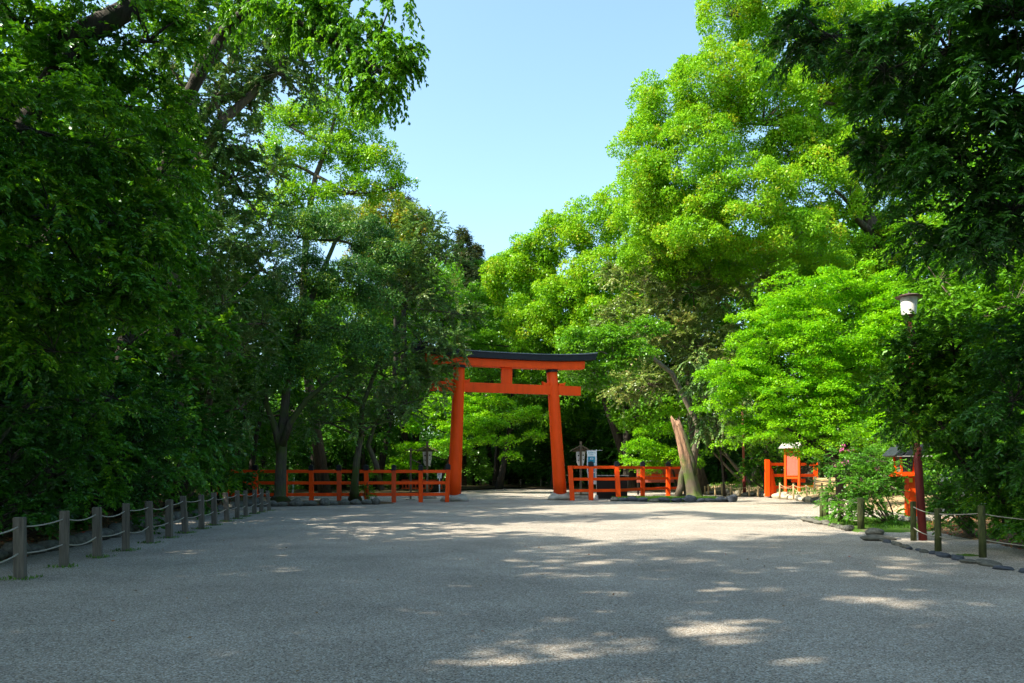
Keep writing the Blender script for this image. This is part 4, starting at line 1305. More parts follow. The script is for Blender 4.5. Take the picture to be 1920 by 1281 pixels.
plant('camphor_tree', 'rounded yellow-green camphor tree on the skyline just right of the gate', 'tree', (10.8, 64, 0),
      [LB(1175, 400, 57, 60, 56), LB(1112, 425, 58, 58, 50), LB(1052, 450, 60, 52, 46), LB(1000, 478, 61, 44, 40), LB(955, 508, 62, 40, 34), LB(1210, 520, 56, 60, 44), LB(1050, 625, 59, 50, 36), LB(1120, 510, 57, 60, 45), LB(1000, 500, 61, 45, 36), LB(1060, 560, 58, 60, 42),
       LB(960, 540, 62, 45, 38), LB(1150, 590, 56, 60, 42), LB(990, 600, 60, 55, 38), LB(1230, 480, 56, 60, 60)],
      'camphor', PUFF_FAR, 'bark_dark', tr=0.5, twigs=8, top=WP(1080, 560, 60))
plant('oak_tree', 'broad greyish-olive oak crown standing between the gate and the bright maple', 'tree', (13.2, 51.5, .4),
      [LB(1210, 520, 50, 75, 50), LB(1300, 540, 49, 80, 55), LB(1390, 530, 49, 70, 50), LB(1180, 600, 49, 60, 45), LB(1270, 640, 48, 70, 50), LB(1215, 715, 48, 52, 48), LB(1330, 650, 48, 60, 50), LB(1170, 730, 49, 30, 26)],
      'olive', SP('spray', 0.75, 0.15, 0.08, 1.25, 1.35, 0.4), 'bark', tr=0.35, top=WP(1290, 660, 51))
plant('silver_leaf_tree', 'pale grey-green hanging foliage tree right of the dead trunk', 'tree', (13.0, 45.6, .2),
      [LB(1320, 740, 44, 38, 50), LB(1345, 800, 44, 34, 34), LB(1300, 690, 44, 32, 30), LB(1380, 770, 45, 30, 40)],
      'greygreen', SP('hang', 0.6, 0.12, 0.06, 1.2, 1.2), 'bark_dark', tr=0.07)
plant('chestnut_limb_tree', 'fresh green tree whose long limb reaches over the right end of the gate', 'tree', (10.4, 46.5, 0),
      [LB(1090, 640, 43, 50, 24), LB(1150, 630, 43, 50, 26), LB(1085, 690, 42.6, 36, 26), LB(1130, 715, 43, 40, 20), LB(1190, 660, 43, 45, 25), LB(1210, 610, 44, 40, 24), LB(1145, 675, 43, 40, 22)],
      'fresh', SP('layer', 0.5, 0.15, 0.10, 1.0, 1.6, 0.15), 'bark_pale', tr=0.22, path=[(11.2, 47.5, 0), WP(1310, 800, 47), WP(1260, 700, 46), WP(1210, 660, 44.5), WP(1150, 668, 43)], twigs=16)
# the bright maple
plant('maple_tree', 'spreading vivid green maple with dark forked stems behind the notice board', 'tree', (14.9, 33.6, .4),
      [LB(1500, 560, 34, 85, 50), LB(1590, 535, 34, 90, 46), LB(1670, 590, 33, 75, 60), LB(1440, 625, 34, 85, 52), LB(1550, 640, 33, 95, 60), LB(1640, 670, 33, 80, 60),
       LB(1400, 690, 34, 80, 46), LB(1500, 720, 33, 95, 56), LB(1600, 750, 32.5, 85, 56), LB(1375, 752, 35, 66, 34), LB(1460, 790, 34, 85, 46), LB(1560, 805, 32.5, 80, 44), LB(1650, 810, 32, 60, 44),
       LB(1400, 815, 35.5, 55, 30), LB(1505, 838, 33.5, 44, 18), LB(1710, 640, 33, 50, 60), LB(1670, 520, 34, 60, 24), LB(1340, 700, 35.5, 40, 20)],
      'maple', SP('layer', 0.46, 0.10, 0.07, 1.05, 0.95, 0.10), 'bark_dark', tr=0.20, twigs=14, limb=0.5, top=WP(1570, 700, 33.5),
      extra=[([WP(1592, 900, 33.6), WP(1560, 855, 33.4), WP(1520, 830, 33.2), WP(1490, 812, 33), WP(1470, 800, 33)], [.15, .12, .10, .07, .04]),
             ([WP(1592, 900, 33.6), WP(1585, 850, 33.6), WP(1592, 800, 33.6), WP(1580, 740, 33.6)], [.2, .16, .12, .07]),
             ([WP(1590, 870, 33.6), WP(1620, 830, 33.6), WP(1650, 790, 33.6)], [.12, .09, .05])], zmin=-0.9)
plant('maple_tree', 'small vivid maple spray drooping left of the dead trunk above the roofed board', 'tree', (11.2, 50.5, 0),
      [LB(1235, 800, 49, 40, 16), LB(1205, 835, 48.6, 44, 16), LB(1250, 850, 49, 34, 18), LB(1180, 862, 48.5, 26, 9), LB(1290, 860, 49, 36, 20), LB(1260, 770, 49.5, 24, 12), LB(1225, 875, 49, 30, 12)],
      'maple', SP('layer', 0.62, 0.12, 0.08, 1.0, 1.8, 0.1), 'bark_dark', tr=0.10, twigs=8)
plant('multistem_tree', 'slender pale-stemmed tree leaning left on the bank beyond the low stakes', 'tree', (17.4, 54, .4),
      [LB(1320, 820, 53, 30, 26), LB(1350, 790, 54, 50, 30), LB(1400, 800, 54, 50, 34), LB(1440, 810, 55, 40, 40)],
      'fresh', SP('spray', 0.8, 0.14, 0.08, 0.9, 0.9), 'bark_pale', tr=0.12, stems=5)
# right near overhang: long dark leaves
plant('evergreen_oak', 'dark overhanging evergreen with long glossy leaves in the top right corner', 'tree', (10.2, 10.5, .1),
      [LB(1560, 60, 13, 95, 48), LB(1490, 90, 13.5, 42, 26), LB(1660, 120, 12.5, 90, 90), LB(1780, 80, 12, 120, 110), LB(1900, 150, 11.5, 120, 130), LB(1690, 260, 12.5, 75, 70), LB(1800, 280, 12, 110, 100),
       LB(1650, 205, 12.8, 46, 45), LB(1900, 380, 11.5, 100, 110), LB(1800, 370, 12, 70, 50), LB(1880, 470, 12, 60, 50), LB(1740, 320, 12.2, 50, 46), LB(1720, 425, 12.6, 34, 18), LB(1775, 470, 12.4, 44, 18), LB(1620, 290, 13, 36, 22), LB(1990, 250, 11.5, 100, 200), LB(1900, 20, 11, 150, 60)],
      'darkest', SP('arch', 0.42, 0.115, 0.036, 1.25, 1.2, 0.2), 'bark_dark', tr=0.32, fold=True, twigs=12, limb=0.3, path=[(10.6, 10.5, 0), (10.3, 10.8, 3), (9.7, 11.3, 6), (9.0, 12, 8.2)])
plant('holly_tree', 'small dark glossy-leaved tree in front of the lamp post, hiding part of its pole', 'tree', (9.9, 14.2, .15),
      [LB(1770, 625, 14.5, 44, 30), LB(1718, 640, 15.0, 34, 26), LB(1714, 616, 15.2, 24, 16), LB(1722, 700, 14.9, 40, 34), LB(1712, 760, 15.0, 40, 34), LB(1722, 815, 15.1, 36, 20), LB(1715, 665, 14.8, 44, 36), LB(1790, 650, 14.4, 60, 50), LB(1680, 720, 14.8, 48, 44), LB(1740, 720, 14.6, 70, 50), LB(1800, 730, 14.3, 60, 50),
       LB(1700, 790, 14.6, 55, 34), LB(1770, 800, 14.3, 62, 42), LB(1840, 680, 14, 60, 70), LB(1830, 800, 14.6, 60, 46), LB(1790, 850, 14.8, 46, 26)],
      'dark', SP('spray', 0.30, 0.062, 0.034, 1.15, 1.3, 0.15), 'bark_dark', tr=0.06, fold=True, twigs=16, limb=0.6, stems=4)
plant('evergreen_shrub', 'dark hanging evergreen foliage at the right edge with a few red berries', 'shrub', (10.6, 12.2, .1),
      [LB(1900, 640, 12.6, 44, 50), LB(1900, 740, 12.4, 70, 80), LB(1850, 850, 14.2, 60, 50), LB(1920, 870, 13.4, 60, 60), LB(1960, 780, 12, 60, 150), LB(1960, 640, 12, 50, 80)],
      'darkest', SP('arch', 0.36, 0.09, 0.036, 1.15, 1.25, 0.2), 'bark_dark', tr=0.07, fold=True, stems=5, twigs=12)
plant('low_dark_shrub', 'low dense shrub with dead leaves beneath, right of the tallest round post', 'shrub', (10.3, 12.6, .1),
      [LB(1890, 930, 14.0, 50, 46), LB(1880, 975, 13.8, 40, 26), LB(1940, 980, 13.0, 46, 40), LB(1840, 930, 14.4, 30, 36), LB(1990, 960, 12.6, 60, 70)],
      'dark', SP('spray', 0.26, 0.07, 0.036, 0.9, 1.3, 0.2), 'bark_dark', tr=0.03, fold=True, stems=5, twigs=14)
plant('white_azalea', 'shrub with clusters of white blossom just right of the lamp post', 'shrub', (10.1, 16.3, .1),
      [LB(1770, 940, 16.6, 34, 30), LB(1800, 970, 16.2, 36, 26), LB(1760, 905, 16.8, 30, 24), LB(1810, 915, 16.4, 36, 30), LB(1840, 900, 16.4, 30, 30)],
      'dark', SP('spray', 0.24, 0.06, 0.03, 0.8, 1.3, 0.2), 'bark', tr=0.03, fold=True, stems=6, twigs=12)
plant('azalea_bush', 'bright green azalea bush with a few pink flowers beside the mossy posts', 'shrub', (10.5, 20.6, .1),
      [LB(1610, 895, 20.6, 46, 30), LB(1650, 910, 20.2, 40, 34), LB(1580, 860, 21, 34, 22), LB(1640, 860, 20.8, 50, 30), LB(1600, 950, 20.3, 44, 30), LB(1650, 962, 19.8, 40, 26), LB(1560, 930, 21, 20, 24), LB(1630, 930, 20, 40, 30)],
      'azalea', SP('spray', 0.30, 0.055, 0.028, 0.75, 1.2, 0.2), 'bark', tr=0.03, fold=False, stems=8, twigs=16)
plant('cherry_laurel', 'lighter green leafy tree between the maple and the dark right corner', 'tree', (17.5, 26, .3),
      [LB(1760, 520, 26, 70, 50), LB(1840, 470, 25, 80, 60), LB(1720, 450, 27, 50, 40), LB(1900, 560, 24, 80, 80), LB(1800, 600, 25, 80, 60), LB(1780, 700, 25, 70, 60), LB(1900, 700, 24, 80, 80), LB(1850, 800, 24, 90, 60), LB(1740, 820, 25, 50, 50), LB(1900, 430, 25, 80, 60)],
      'camphor_deep', SP('spray', 0.55, 0.13, 0.055, 1.0, 1.0, 0.3), 'bark', tr=0.2, twigs=10)
plant('understory_shrub', 'mid green shrub mass behind the azalea at the foot of the maple', 'shrub', (15.6, 27.0, .3),
      [LB(1700, 850, 26, 60, 40), LB(1650, 830, 28, 50, 36), LB(1780, 880, 24, 70, 40), LB(1860, 900, 23, 60, 44), LB(1620, 880, 29, 40, 24)],
      'fresh', SP('spray', 0.45, 0.09, 0.045, 0.9, 1.0, 0.2), 'bark', tr=0.04, stems=6)
plant('laurel_shrub', 'dark leafy shrub on the bank between the red pole and the fence end', 'shrub', (16.4, 48, .4),
      [LB(1420, 860, 47, 28, 30), LB(1440, 820, 47, 30, 26), LB(1410, 895, 47, 18, 16), LB(1458, 860, 48, 24, 36)],
      'dark', SP('spray', 0.55, 0.13, 0.06, 1.0, 1.1), 'bark', tr=0.06, stems=5)

# --- left side --------------------------------------------------------------
plant('evergreen_tree', 'near dark evergreen with drooping leafy branches over the left edge', 'tree', (-10.6, 12.0, .2),
      [LB(60, 230, 12.5, 110, 90), LB(190, 260, 13, 100, 80), LB(300, 320, 14, 60, 60), LB(90, 390, 12.3, 120, 90), LB(230, 410, 13.2, 90, 80), LB(60, 540, 12, 110, 80), LB(190, 540, 12.8, 110, 80), LB(290, 520, 13.6, 50, 60),
       LB(100, 650, 12.3, 110, 60), LB(240, 600, 13.2, 70, 44), LB(-40, 400, 11.5, 90, 300), LB(310, 430, 14, 44, 44)],
      'dark', SP('arch', 0.42, 0.095, 0.044, 1.15, 1.2, 0.3), 'bark_dark', tr=0.24, fold=True, twigs=14, path=[(-10.6, 12, 0), (-10.2, 12.2, 2), (-9.9, 12.5, 4), (-9.3, 12.9, 6.2)])
plant('evergreen_tree', 'tall dark tree with thick slanting limb and sky showing through, top left corner', 'tree', (-13.6, 17.5, .3),
      [LB(40, 40, 19, 90, 60), LB(150, 90, 19.5, 100, 60), LB(280, 70, 20, 80, 60), LB(90, 170, 19, 100, 60), LB(220, 190, 20, 80, 50), LB(300, 200, 21, 60, 50), LB(340, 40, 21, 60, 50), LB(30, -60, 18, 100, 50), LB(200, -30, 19, 120, 40), LB(340, 290, 22, 44, 60)],
      'dark', SP('arch', 0.50, 0.11, 0.048, 1.1, 1.15, 0.3), 'bark_dark', tr=0.32, fold=True, twigs=12,
      path=[(-13.6, 17.5, 0), (-13.4, 17.6, 4), (-12.9, 18, 8), WP(110, 120, 19), WP(180, 55, 19.5), WP(260, 5, 20), WP(330, -50, 20.5)],
      extra=[([WP(100, 90, 19), WP(190, 45, 19.3), WP(250, 12, 19.6), WP(330, -30, 20)], [.30, .27, .25, .22])])
# the bright overhanging bunch over the sky
plant('evergreen_tree', 'tree reaching far over the path with a bright hanging bunch against the sky', 'tree', (-12.0, 22.5, .3),
      [LB(700, 130, 20, 78, 56), LB(745, 110, 19.5, 40, 46), LB(650, 70, 20.5, 70, 50), LB(560, 30, 21, 80, 44), LB(470, 10, 22, 70, 40), LB(715, 175, 19.6, 40, 24), LB(620, 20, 20.5, 80, 36), LB(740, -10, 19.5, 40, 18)],
      'camphor_deep', SP('hang', 0.40, 0.115, 0.062, 1.15, 1.5, 0.15), 'bark_dark', tr=0.24, fold=True, twigs=16, limb=0.3,
      path=[(-12.0, 22.5, 0), (-11.8, 22.6, 5), WP(330, 220, 22.5), WP(420, 60, 22), WP(480, 0, 21.5), WP(560, 40, 21), WP(640, 90, 20.3)],
      extra=[([WP(480, 0, 21.6), WP(560, 40, 21), WP(640, 85, 20.4), WP(700, 125, 20), WP(740, 150, 19.6)], [.11, .08, .06, .04, .015])])
plant('ivy_clad_tree', 'leaning tall tree with twin grey trunks clad in leaves, upper left centre', 'tree', (-14.0, 31, .3),
      [LB(480, 60, 31, 90, 60), LB(570, 110, 31, 70, 56), LB(430, 120, 30, 60, 60), LB(560, 170, 31, 36, 24), LB(390, 30, 30, 70, 50), LB(400, 180, 29.5, 56, 40), LB(350, 270, 29, 50, 50), LB(450, 270, 30, 50, 40), LB(520, 130, 30, 50, 50), LB(410, 420, 30, 60, 40), LB(500, 330, 32, 40, 40), LB(470, 200, 31, 44, 36), LB(620, 60, 31, 50, 50), LB(410, 240, 30, 34, 60), LB(440, 330, 31, 46, 44), LB(370, 380, 30, 50, 40), LB(480, 390, 32, 50, 50), LB(340, 150, 29, 40, 60)],
      'greygreen', SP('spray', 0.55, 0.12, 0.06, 1.15, 1.2, 0.35), 'bark', tr=0.30, twigs=12, limb=0.5,
      path=[(-14.0, 31, 0), WP(325, 500, 30.6), WP(335, 360, 30.5), WP(362, 250, 30.5), WP(395, 200, 30.5), WP(470, 160, 30.8), WP(560, 100, 31)],
      extra=[([WP(350, 420, 30.2), WP(375, 300, 30), WP(420, 225, 30), WP(480, 170, 30.2), WP(540, 110, 30.5)], [.26, .22, .19, .15, .10]),
             ([WP(370, 265, 30.2), WP(358, 160, 30), WP(372, 110, 30), WP(395, 60, 30)], [.17, .15, .12, .08])])
plant('zelkova_tree', 'airy bright yellow-green tree with visible branching, rising above the left canopy', 'tree', (-12.5, 50, 0),
      [LB(540, 230, 48, 60, 36), LB(610, 205, 48, 56, 34), LB(680, 240, 48, 50, 32), LB(530, 300, 47.5, 50, 36), LB(620, 280, 48, 60, 40), LB(700, 300, 48, 50, 36), LB(740, 350, 47.5, 36, 22), LB(560, 370, 47, 60, 30), LB(650, 360, 48, 60, 30), LB(510, 400, 47, 40, 40), LB(600, 420, 47, 60, 30)],
      'camphor', SP('puff', 0.55, 0.15, 0.09, 0.95, 1.25, 0.2), 'bark', tr=0.30, twigs=22, limb=0.5,
      path=[(-12.5, 50, 0), WP(565, 620, 49.5), WP(575, 420, 48.5), WP(592, 330, 48), WP(615, 270, 48), WP(630, 215, 48)])
plant('bronze_tree', 'tree with bronze-orange young leaves peeping over the left canopy by the sky', 'tree', (-11, 60, 0),
      [LB(690, 410, 57, 50, 24), LB(740, 430, 57, 40, 28), LB(650, 430, 57, 50, 28), LB(725, 395, 57, 44, 26), LB(770, 420, 57, 36, 28), LB(790, 450, 57, 34, 30), LB(720, 490, 57, 60, 40)],
      'orange', PUFF_FAR, 'bark_dark', tr=0.3, twigs=6)
plant('podocarpus_tree', 'dense blue-green clumped tree above the leftmost thick mossy trunk', 'tree', GP(524, 945.5),
      [LB(560, 440, 36.5, 60, 36), LB(640, 430, 37, 66, 36), LB(710, 470, 37, 46, 40), LB(570, 520, 36, 66, 40), LB(650, 520, 36, 66, 38), LB(720, 550, 36.5, 44, 40), LB(560, 610, 35.5, 60, 40), LB(640, 610, 35.5, 66, 38), LB(700, 640, 36, 50, 36), LB(520, 560, 36, 44, 50), LB(590, 690, 35.5, 66, 34), LB(530, 690, 35, 46, 40)],
      'teal', SP('puff', 0.62, 0.15, 0.045, 1.15, 1.1, 0.5), 'bark_moss', tr=0.33, flare=1.9, twigs=12, limb=0.5,
      path=[GP(524, 945.5), WP(525, 930, 35.6), WP(527, 880, 35.6), WP(530, 800, 35.6), WP(538, 720, 35.8), WP(560, 620, 36), WP(600, 520, 36.3), WP(630, 450, 36.5)],
      extra=[([WP(528, 835, 35.5), WP(545, 790, 35.3), WP(575, 750, 35.2), WP(605, 725, 35.2), WP(640, 700, 35.2)], [.2, .17, .13, .10, .05]),
             ([WP(527, 850, 35.6), WP(515, 800, 35.4), WP(500, 760, 35.3), WP(495, 700, 35.2)], [.2, .16, .12, .07])])
plant('evergreen_oak', 'grey-green tree with slender mossy trunk whose boughs hang over the left end of the gate', 'tree', GP(665, 941),
      [LB(790, 450, 38.5, 50, 44), LB(800, 425, 38.5, 34, 22), LB(752, 490, 38.5, 46, 40), LB(835, 490, 38.5, 40, 40), LB(780, 550, 38, 56, 44), LB(840, 580, 38, 44, 44), LB(790, 640, 37.6, 56, 42), LB(720, 700, 37, 60, 40), LB(800, 705, 37.0, 46, 30), LB(650, 740, 36.5, 60, 36), LB(840, 650, 37.4, 34, 34), LB(740, 760, 36.6, 56, 28), LB(800, 745, 37, 34, 18), LB(620, 790, 36.2, 50, 24), LB(690, 800, 36.2, 46, 20), LB(856, 676, 37.2, 18, 10), LB(812, 676, 37.3, 30, 20), LB(815, 722, 37.2, 26, 16)],
      'greygreen', SP('spray', 0.62, 0.13, 0.05, 1.1, 1.1, 0.4), 'bark_moss', tr=0.22, flare=1.8, twigs=12, limb=0.5,
      path=[GP(665, 941), WP(664, 920, 36.6), WP(668, 870, 36.6), WP(676, 820, 36.7), WP(680, 760, 36.8), WP(710, 680, 37.2), WP(760, 580, 37.8)],
      extra=[([WP(716, 920, 37.4), WP(705, 870, 37.4), WP(690, 835, 37.2), WP(705, 790, 37)], [.16, .14, .12, .08])])
plant('fine_leaf_oak', 'grey-green fine-leaved tree forming the wall left of the thick mossy trunk', 'tree', (-12.6, 28.5, .3),
      [LB(440, 450, 28.5, 60, 44), LB(380, 470, 27.5, 50, 50), LB(490, 500, 29, 40, 50), LB(420, 560, 28, 66, 50), LB(490, 600, 29, 36, 50), LB(370, 600, 27, 50, 56), LB(450, 660, 28, 60, 46), LB(390, 710, 27, 56, 46), LB(450, 760, 28, 46, 40), LB(340, 700, 26, 44, 50), LB(400, 810, 27.5, 50, 36)],
      'greygreen', SP('spray', 0.52, 0.10, 0.040, 1.15, 1.05, 0.4), 'bark', tr=0.25, twigs=12)
for i, (px, pts, lab) in enumerate([(440, [(432, 935), (440, 880), (452, 820), (462, 770)], 'thin leaning trunk left of the first fence post'),
                                    (470, [(474, 935), (470, 890), (480, 820), (500, 740)], 'dark leaning trunk between the first two posts of the left fence')]):
    Yt = 38.6 + i
    b = WP(pts[0][0], pts[0][1], Yt); b.z = 0
    plant('slender_tree', lab + ', with small dark crown', 'tree', b, [LB(pts[-1][0], pts[-1][1] - 30, Yt, 34, 40), LB(pts[-1][0] - 20, pts[-1][1] - 80, Yt, 34, 40)], 'dark',
          SP('spray', 0.6, 0.13, 0.05, 1.0, 1.2), 'bark_dark', tr=0.22, path=[b] + [WP(x, y, Yt) for x, y in pts[1:]])
# left shrub border, from the front
SH = [
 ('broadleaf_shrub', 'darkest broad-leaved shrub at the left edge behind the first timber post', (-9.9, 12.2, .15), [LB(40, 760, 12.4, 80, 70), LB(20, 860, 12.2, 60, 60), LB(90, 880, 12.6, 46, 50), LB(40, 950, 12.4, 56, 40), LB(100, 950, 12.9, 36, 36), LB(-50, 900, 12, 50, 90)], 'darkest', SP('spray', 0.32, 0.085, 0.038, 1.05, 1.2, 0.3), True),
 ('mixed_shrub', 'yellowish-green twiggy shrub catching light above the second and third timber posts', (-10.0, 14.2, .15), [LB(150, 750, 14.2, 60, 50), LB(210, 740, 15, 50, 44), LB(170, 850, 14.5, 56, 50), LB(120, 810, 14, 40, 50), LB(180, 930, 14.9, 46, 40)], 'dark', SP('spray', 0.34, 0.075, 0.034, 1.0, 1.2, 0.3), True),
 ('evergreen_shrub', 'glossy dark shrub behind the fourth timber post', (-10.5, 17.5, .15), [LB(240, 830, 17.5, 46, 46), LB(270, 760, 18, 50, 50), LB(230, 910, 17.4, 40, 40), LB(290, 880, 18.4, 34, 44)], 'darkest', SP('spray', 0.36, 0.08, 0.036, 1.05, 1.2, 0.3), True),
 ('hazel_shrub', 'fresher green leafy shrub behind the fifth and sixth timber posts', (-11.2, 21, .15), [LB(300, 820, 20.5, 44, 44), LB(330, 880, 21, 36, 40), LB(320, 760, 21, 44, 40), LB(290, 930, 20.2, 30, 26)], 'azalea', SP('spray', 0.38, 0.09, 0.045, 0.95, 1.1, 0.3), False),
 ('bamboo_clump', 'upright fine yellow-green bamboo clump behind the seventh to ninth timber posts', (-11.9, 25.5, .2), [LB(370, 850, 25, 34, 60), LB(400, 870, 26.5, 26, 54), LB(345, 900, 24, 26, 36), LB(385, 920, 26, 24, 24)], 'azalea', SP('hang', 0.5, 0.13, 0.022, 0.9, 1.2, 0.3), False),
 ('holly_shrub', 'dark clipped-looking shrub at the far end of the timber posts', (-12.4, 31, .2), [LB(415, 900, 30, 22, 34), LB(405, 850, 30, 24, 40), LB(430, 840, 31, 16, 40)], 'dark', SP('spray', 0.45, 0.10, 0.04, 1.0, 1.2, 0.3), False)]
for nm, lab, b, lob, lf_, sp, fo in SH:
    plant(nm, lab, 'shrub', b, lob, lf_, sp, 'bark_dark', tr=0.045, stems=7, fold=fo, twigs=14, crown_name='foliage', trunk_name='stems', group='shrubs of the left border')
plant('sprig_bush', 'small leafy bush growing at a post of the left fence right of the slender trunk', 'shrub', GP(690, 943), [LB(688, 905, 37, 9, 18), LB(684, 925, 37, 9, 14)], 'dark', SP('spray', 0.35, 0.10, 0.04, 0.7, 1.0, 0.2), 'bark', tr=0.02, stems=4, crown_name='foliage', trunk_name='stems')

# --- background beyond the gate ---------------------------------------------
plant('maple_tree', 'vivid green layered maple seen through the left part of the gate', 'tree', (-6.0, 57, 0),
      [LB(800, 790, 55, 50, 22), LB(870, 800, 54, 46, 20), LB(840, 830, 54, 60, 18), LB(920, 825, 53.5, 40, 14), LB(955, 848, 53.3, 22, 8), LB(780, 840, 55, 36, 20), LB(880, 770, 55, 44, 20), LB(760, 870, 56, 30, 20), LB(930, 785, 54, 44, 18), LB(985, 775, 55, 40, 18), LB(900, 745, 55, 50, 20), LB(1000, 815, 55, 26, 12), LB(830, 750, 55, 40, 20)],
      'maple', SP('layer', 0.6, 0.15, 0.10, 0.95, 1.2, 0.15), 'bark_dark', tr=0.2, twigs=10)
plant('maple_tree', 'tall light green maple rising behind the gate, its branches showing above the lintel', 'tree', (-1.2, 66, 0),
      [LB(900, 560, 65, 50, 34), LB(960, 590, 64, 50, 34), LB(900, 640, 64, 50, 34), LB(980, 660, 64, 56, 34), LB(920, 710, 63, 60, 34), LB(1000, 730, 63, 40, 30), LB(870, 730, 63, 34, 30), LB(960, 770, 63, 50, 28), LB(1040, 660, 64, 40, 40), LB(1050, 560, 65, 50, 40)],
      'fresh', SP('layer', 0.75, 0.18, 0.12, 0.9, 1.0, 0.15), 'bark_dark', tr=0.28, twigs=14)
plant('broadleaf_tree', 'sunlit leafy tree at the foot of the sky gap, left of the rounded camphor', 'tree', (-2.0, 80, 0),
      [LB(905, 520, 78, 36, 24), LB(940, 510, 78, 30, 24), LB(880, 560, 77, 44, 30), LB(930, 580, 77, 40, 30)],
      'fresh', PUFF_FAR, 'bark_dark', tr=0.3, twigs=6)

def conifer(label, px, pytop, pybase_half, Y, wpx, leaf='conifer', base_z=0):
    """tiers of drooping needle boughs on a straight trunk"""
    x = (px - 960) / F * Y
    H = CAMH + (HZ - pytop) / F * Y
    root = empty('conifer', (x, Y, 0), label, 'tree')
    Wd = wpx / F * Y
    Hc = (pybase_half - pytop) / F * Y
    cent, dirs = [], []
    nt = 26
    mb = MB()
    mb.tube([(0, 0, -.1), (0, 0, H * .5), (0, 0, H - .1)], [.4, .25, .03], 8)
    for i in range(nt):
        f = (i + .5) / nt
        z = H - f * Hc
        rr = Wd * 1.15 * f ** 1.1 * random.uniform(.6, 1.25) + .1
        nb = 5 + int(7 * f)
        for k in range(nb):
            a = random.uniform(0, 6.28)
            for s in (0.35, 0.7, 1.0):
                cent.append((math.cos(a) * rr * s, math.sin(a) * rr * s, z - .25 * rr * s)); dirs.append((math.cos(a), math.sin(a), .35))
            mb.tube([(0, 0, z), (math.cos(a) * rr, math.sin(a) * rr, z - .2 * rr)], [.05, .01], 4, cap=False)
    cent, dirs = np.array(cent), unit(np.array(dirs))
    P, A, Nn, LL, WW, val = make_leaves(cent, dirs, 'spray', 0.55, 70, 0.30, 0.06, RNG.random(len(cent)))
    link_mesh('crown', leaf_mesh('crown', P, A, Nn, LL, WW, val, LEAF[leaf]), root)
    mb.build('trunk', M['bark_dark'], root, smooth=True)
conifer('brownish conifer tip standing against the sky left of the gap', 868, 432, 640, 76, 58)
conifer('lower brownish conifer beside the taller one at the sky gap', 893, 462, 640, 79, 40)
conifer('slim pale green conifer poking up behind the bronze-leaved tree', 757, 372, 560, 62, 46)

# generic forest trees behind and around, copied
def proto(name, leaf, bark, H, Rr, seed, spec, tr=0.35, nl=9, low=0.35):
    random.seed(seed)
    lobs = []
    for k in range(nl):
        f = k / (nl - 1)
        a = k * 2.4 + random.uniform(-.4, .4)
        r = Rr * (0.62 * math.sin(math.pi * (0.25 + 0.7 * f)))
        z = H * (low + (0.90 - low) * f)
        s = Rr * random.uniform(0.38, 0.52)
        lobs.append((math.cos(a) * r, math.sin(a) * r, z, s, s, s * 0.75))
    return plant(name, 'p', 'tree', (0, 0, 0), lobs, leaf, spec, bark, tr=tr, twigs=6)
PR = {
 'dark': proto('forest_tree', 'dark', 'bark_dark', 16, 5.5, 1, SP('spray', 1.1, 0.26, 0.12, 1.1, 0.9, 0.5)),
 'green': proto('forest_tree', 'camphor_deep', 'bark_dark', 18, 6, 2, SP('puff', 1.1, 0.25, 0.15, 1.1, 0.9, 0.55)),
 'fresh': proto('forest_tree', 'fresh', 'bark_dark', 13, 5, 3, SP('layer', 1.1, 0.24, 0.15, 0.9, 1.0, 0.3)),
 'airy': proto('forest_tree', 'dark', 'bark_dark', 16, 5.8, 9, SP('spray', 0.75, 0.22, 0.10, 0.95, 0.70, 0.42), nl=8),
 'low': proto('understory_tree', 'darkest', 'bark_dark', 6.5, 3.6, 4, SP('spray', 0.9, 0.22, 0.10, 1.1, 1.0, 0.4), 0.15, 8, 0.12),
 'lowfresh': proto('understory_tree', 'azalea', 'bark_dark', 5.5, 3.2, 5, SP('layer', 0.9, 0.18, 0.11, 0.9, 1.0, 0.3), 0.12, 7, 0.2),
}
used = {k: False for k in PR}
def put(kind, x, y, s, label, rz=None, group='forest trees behind'):
    if not used[kind]:
        o = PR[kind]; used[kind] = True
    else:
        o = copy_tree(PR[kind])
    o.location = (x, y, 0); o.scale = (s, s, s * random.uniform(.92, 1.08)); o.rotation_euler = (0, 0, random.uniform(0, 6.28) if rz is None else rz)
    o['label'] = label; o['group'] = group
    return o
random.seed(21)
def px2x(px, Y): return (px - 960) / F * Y
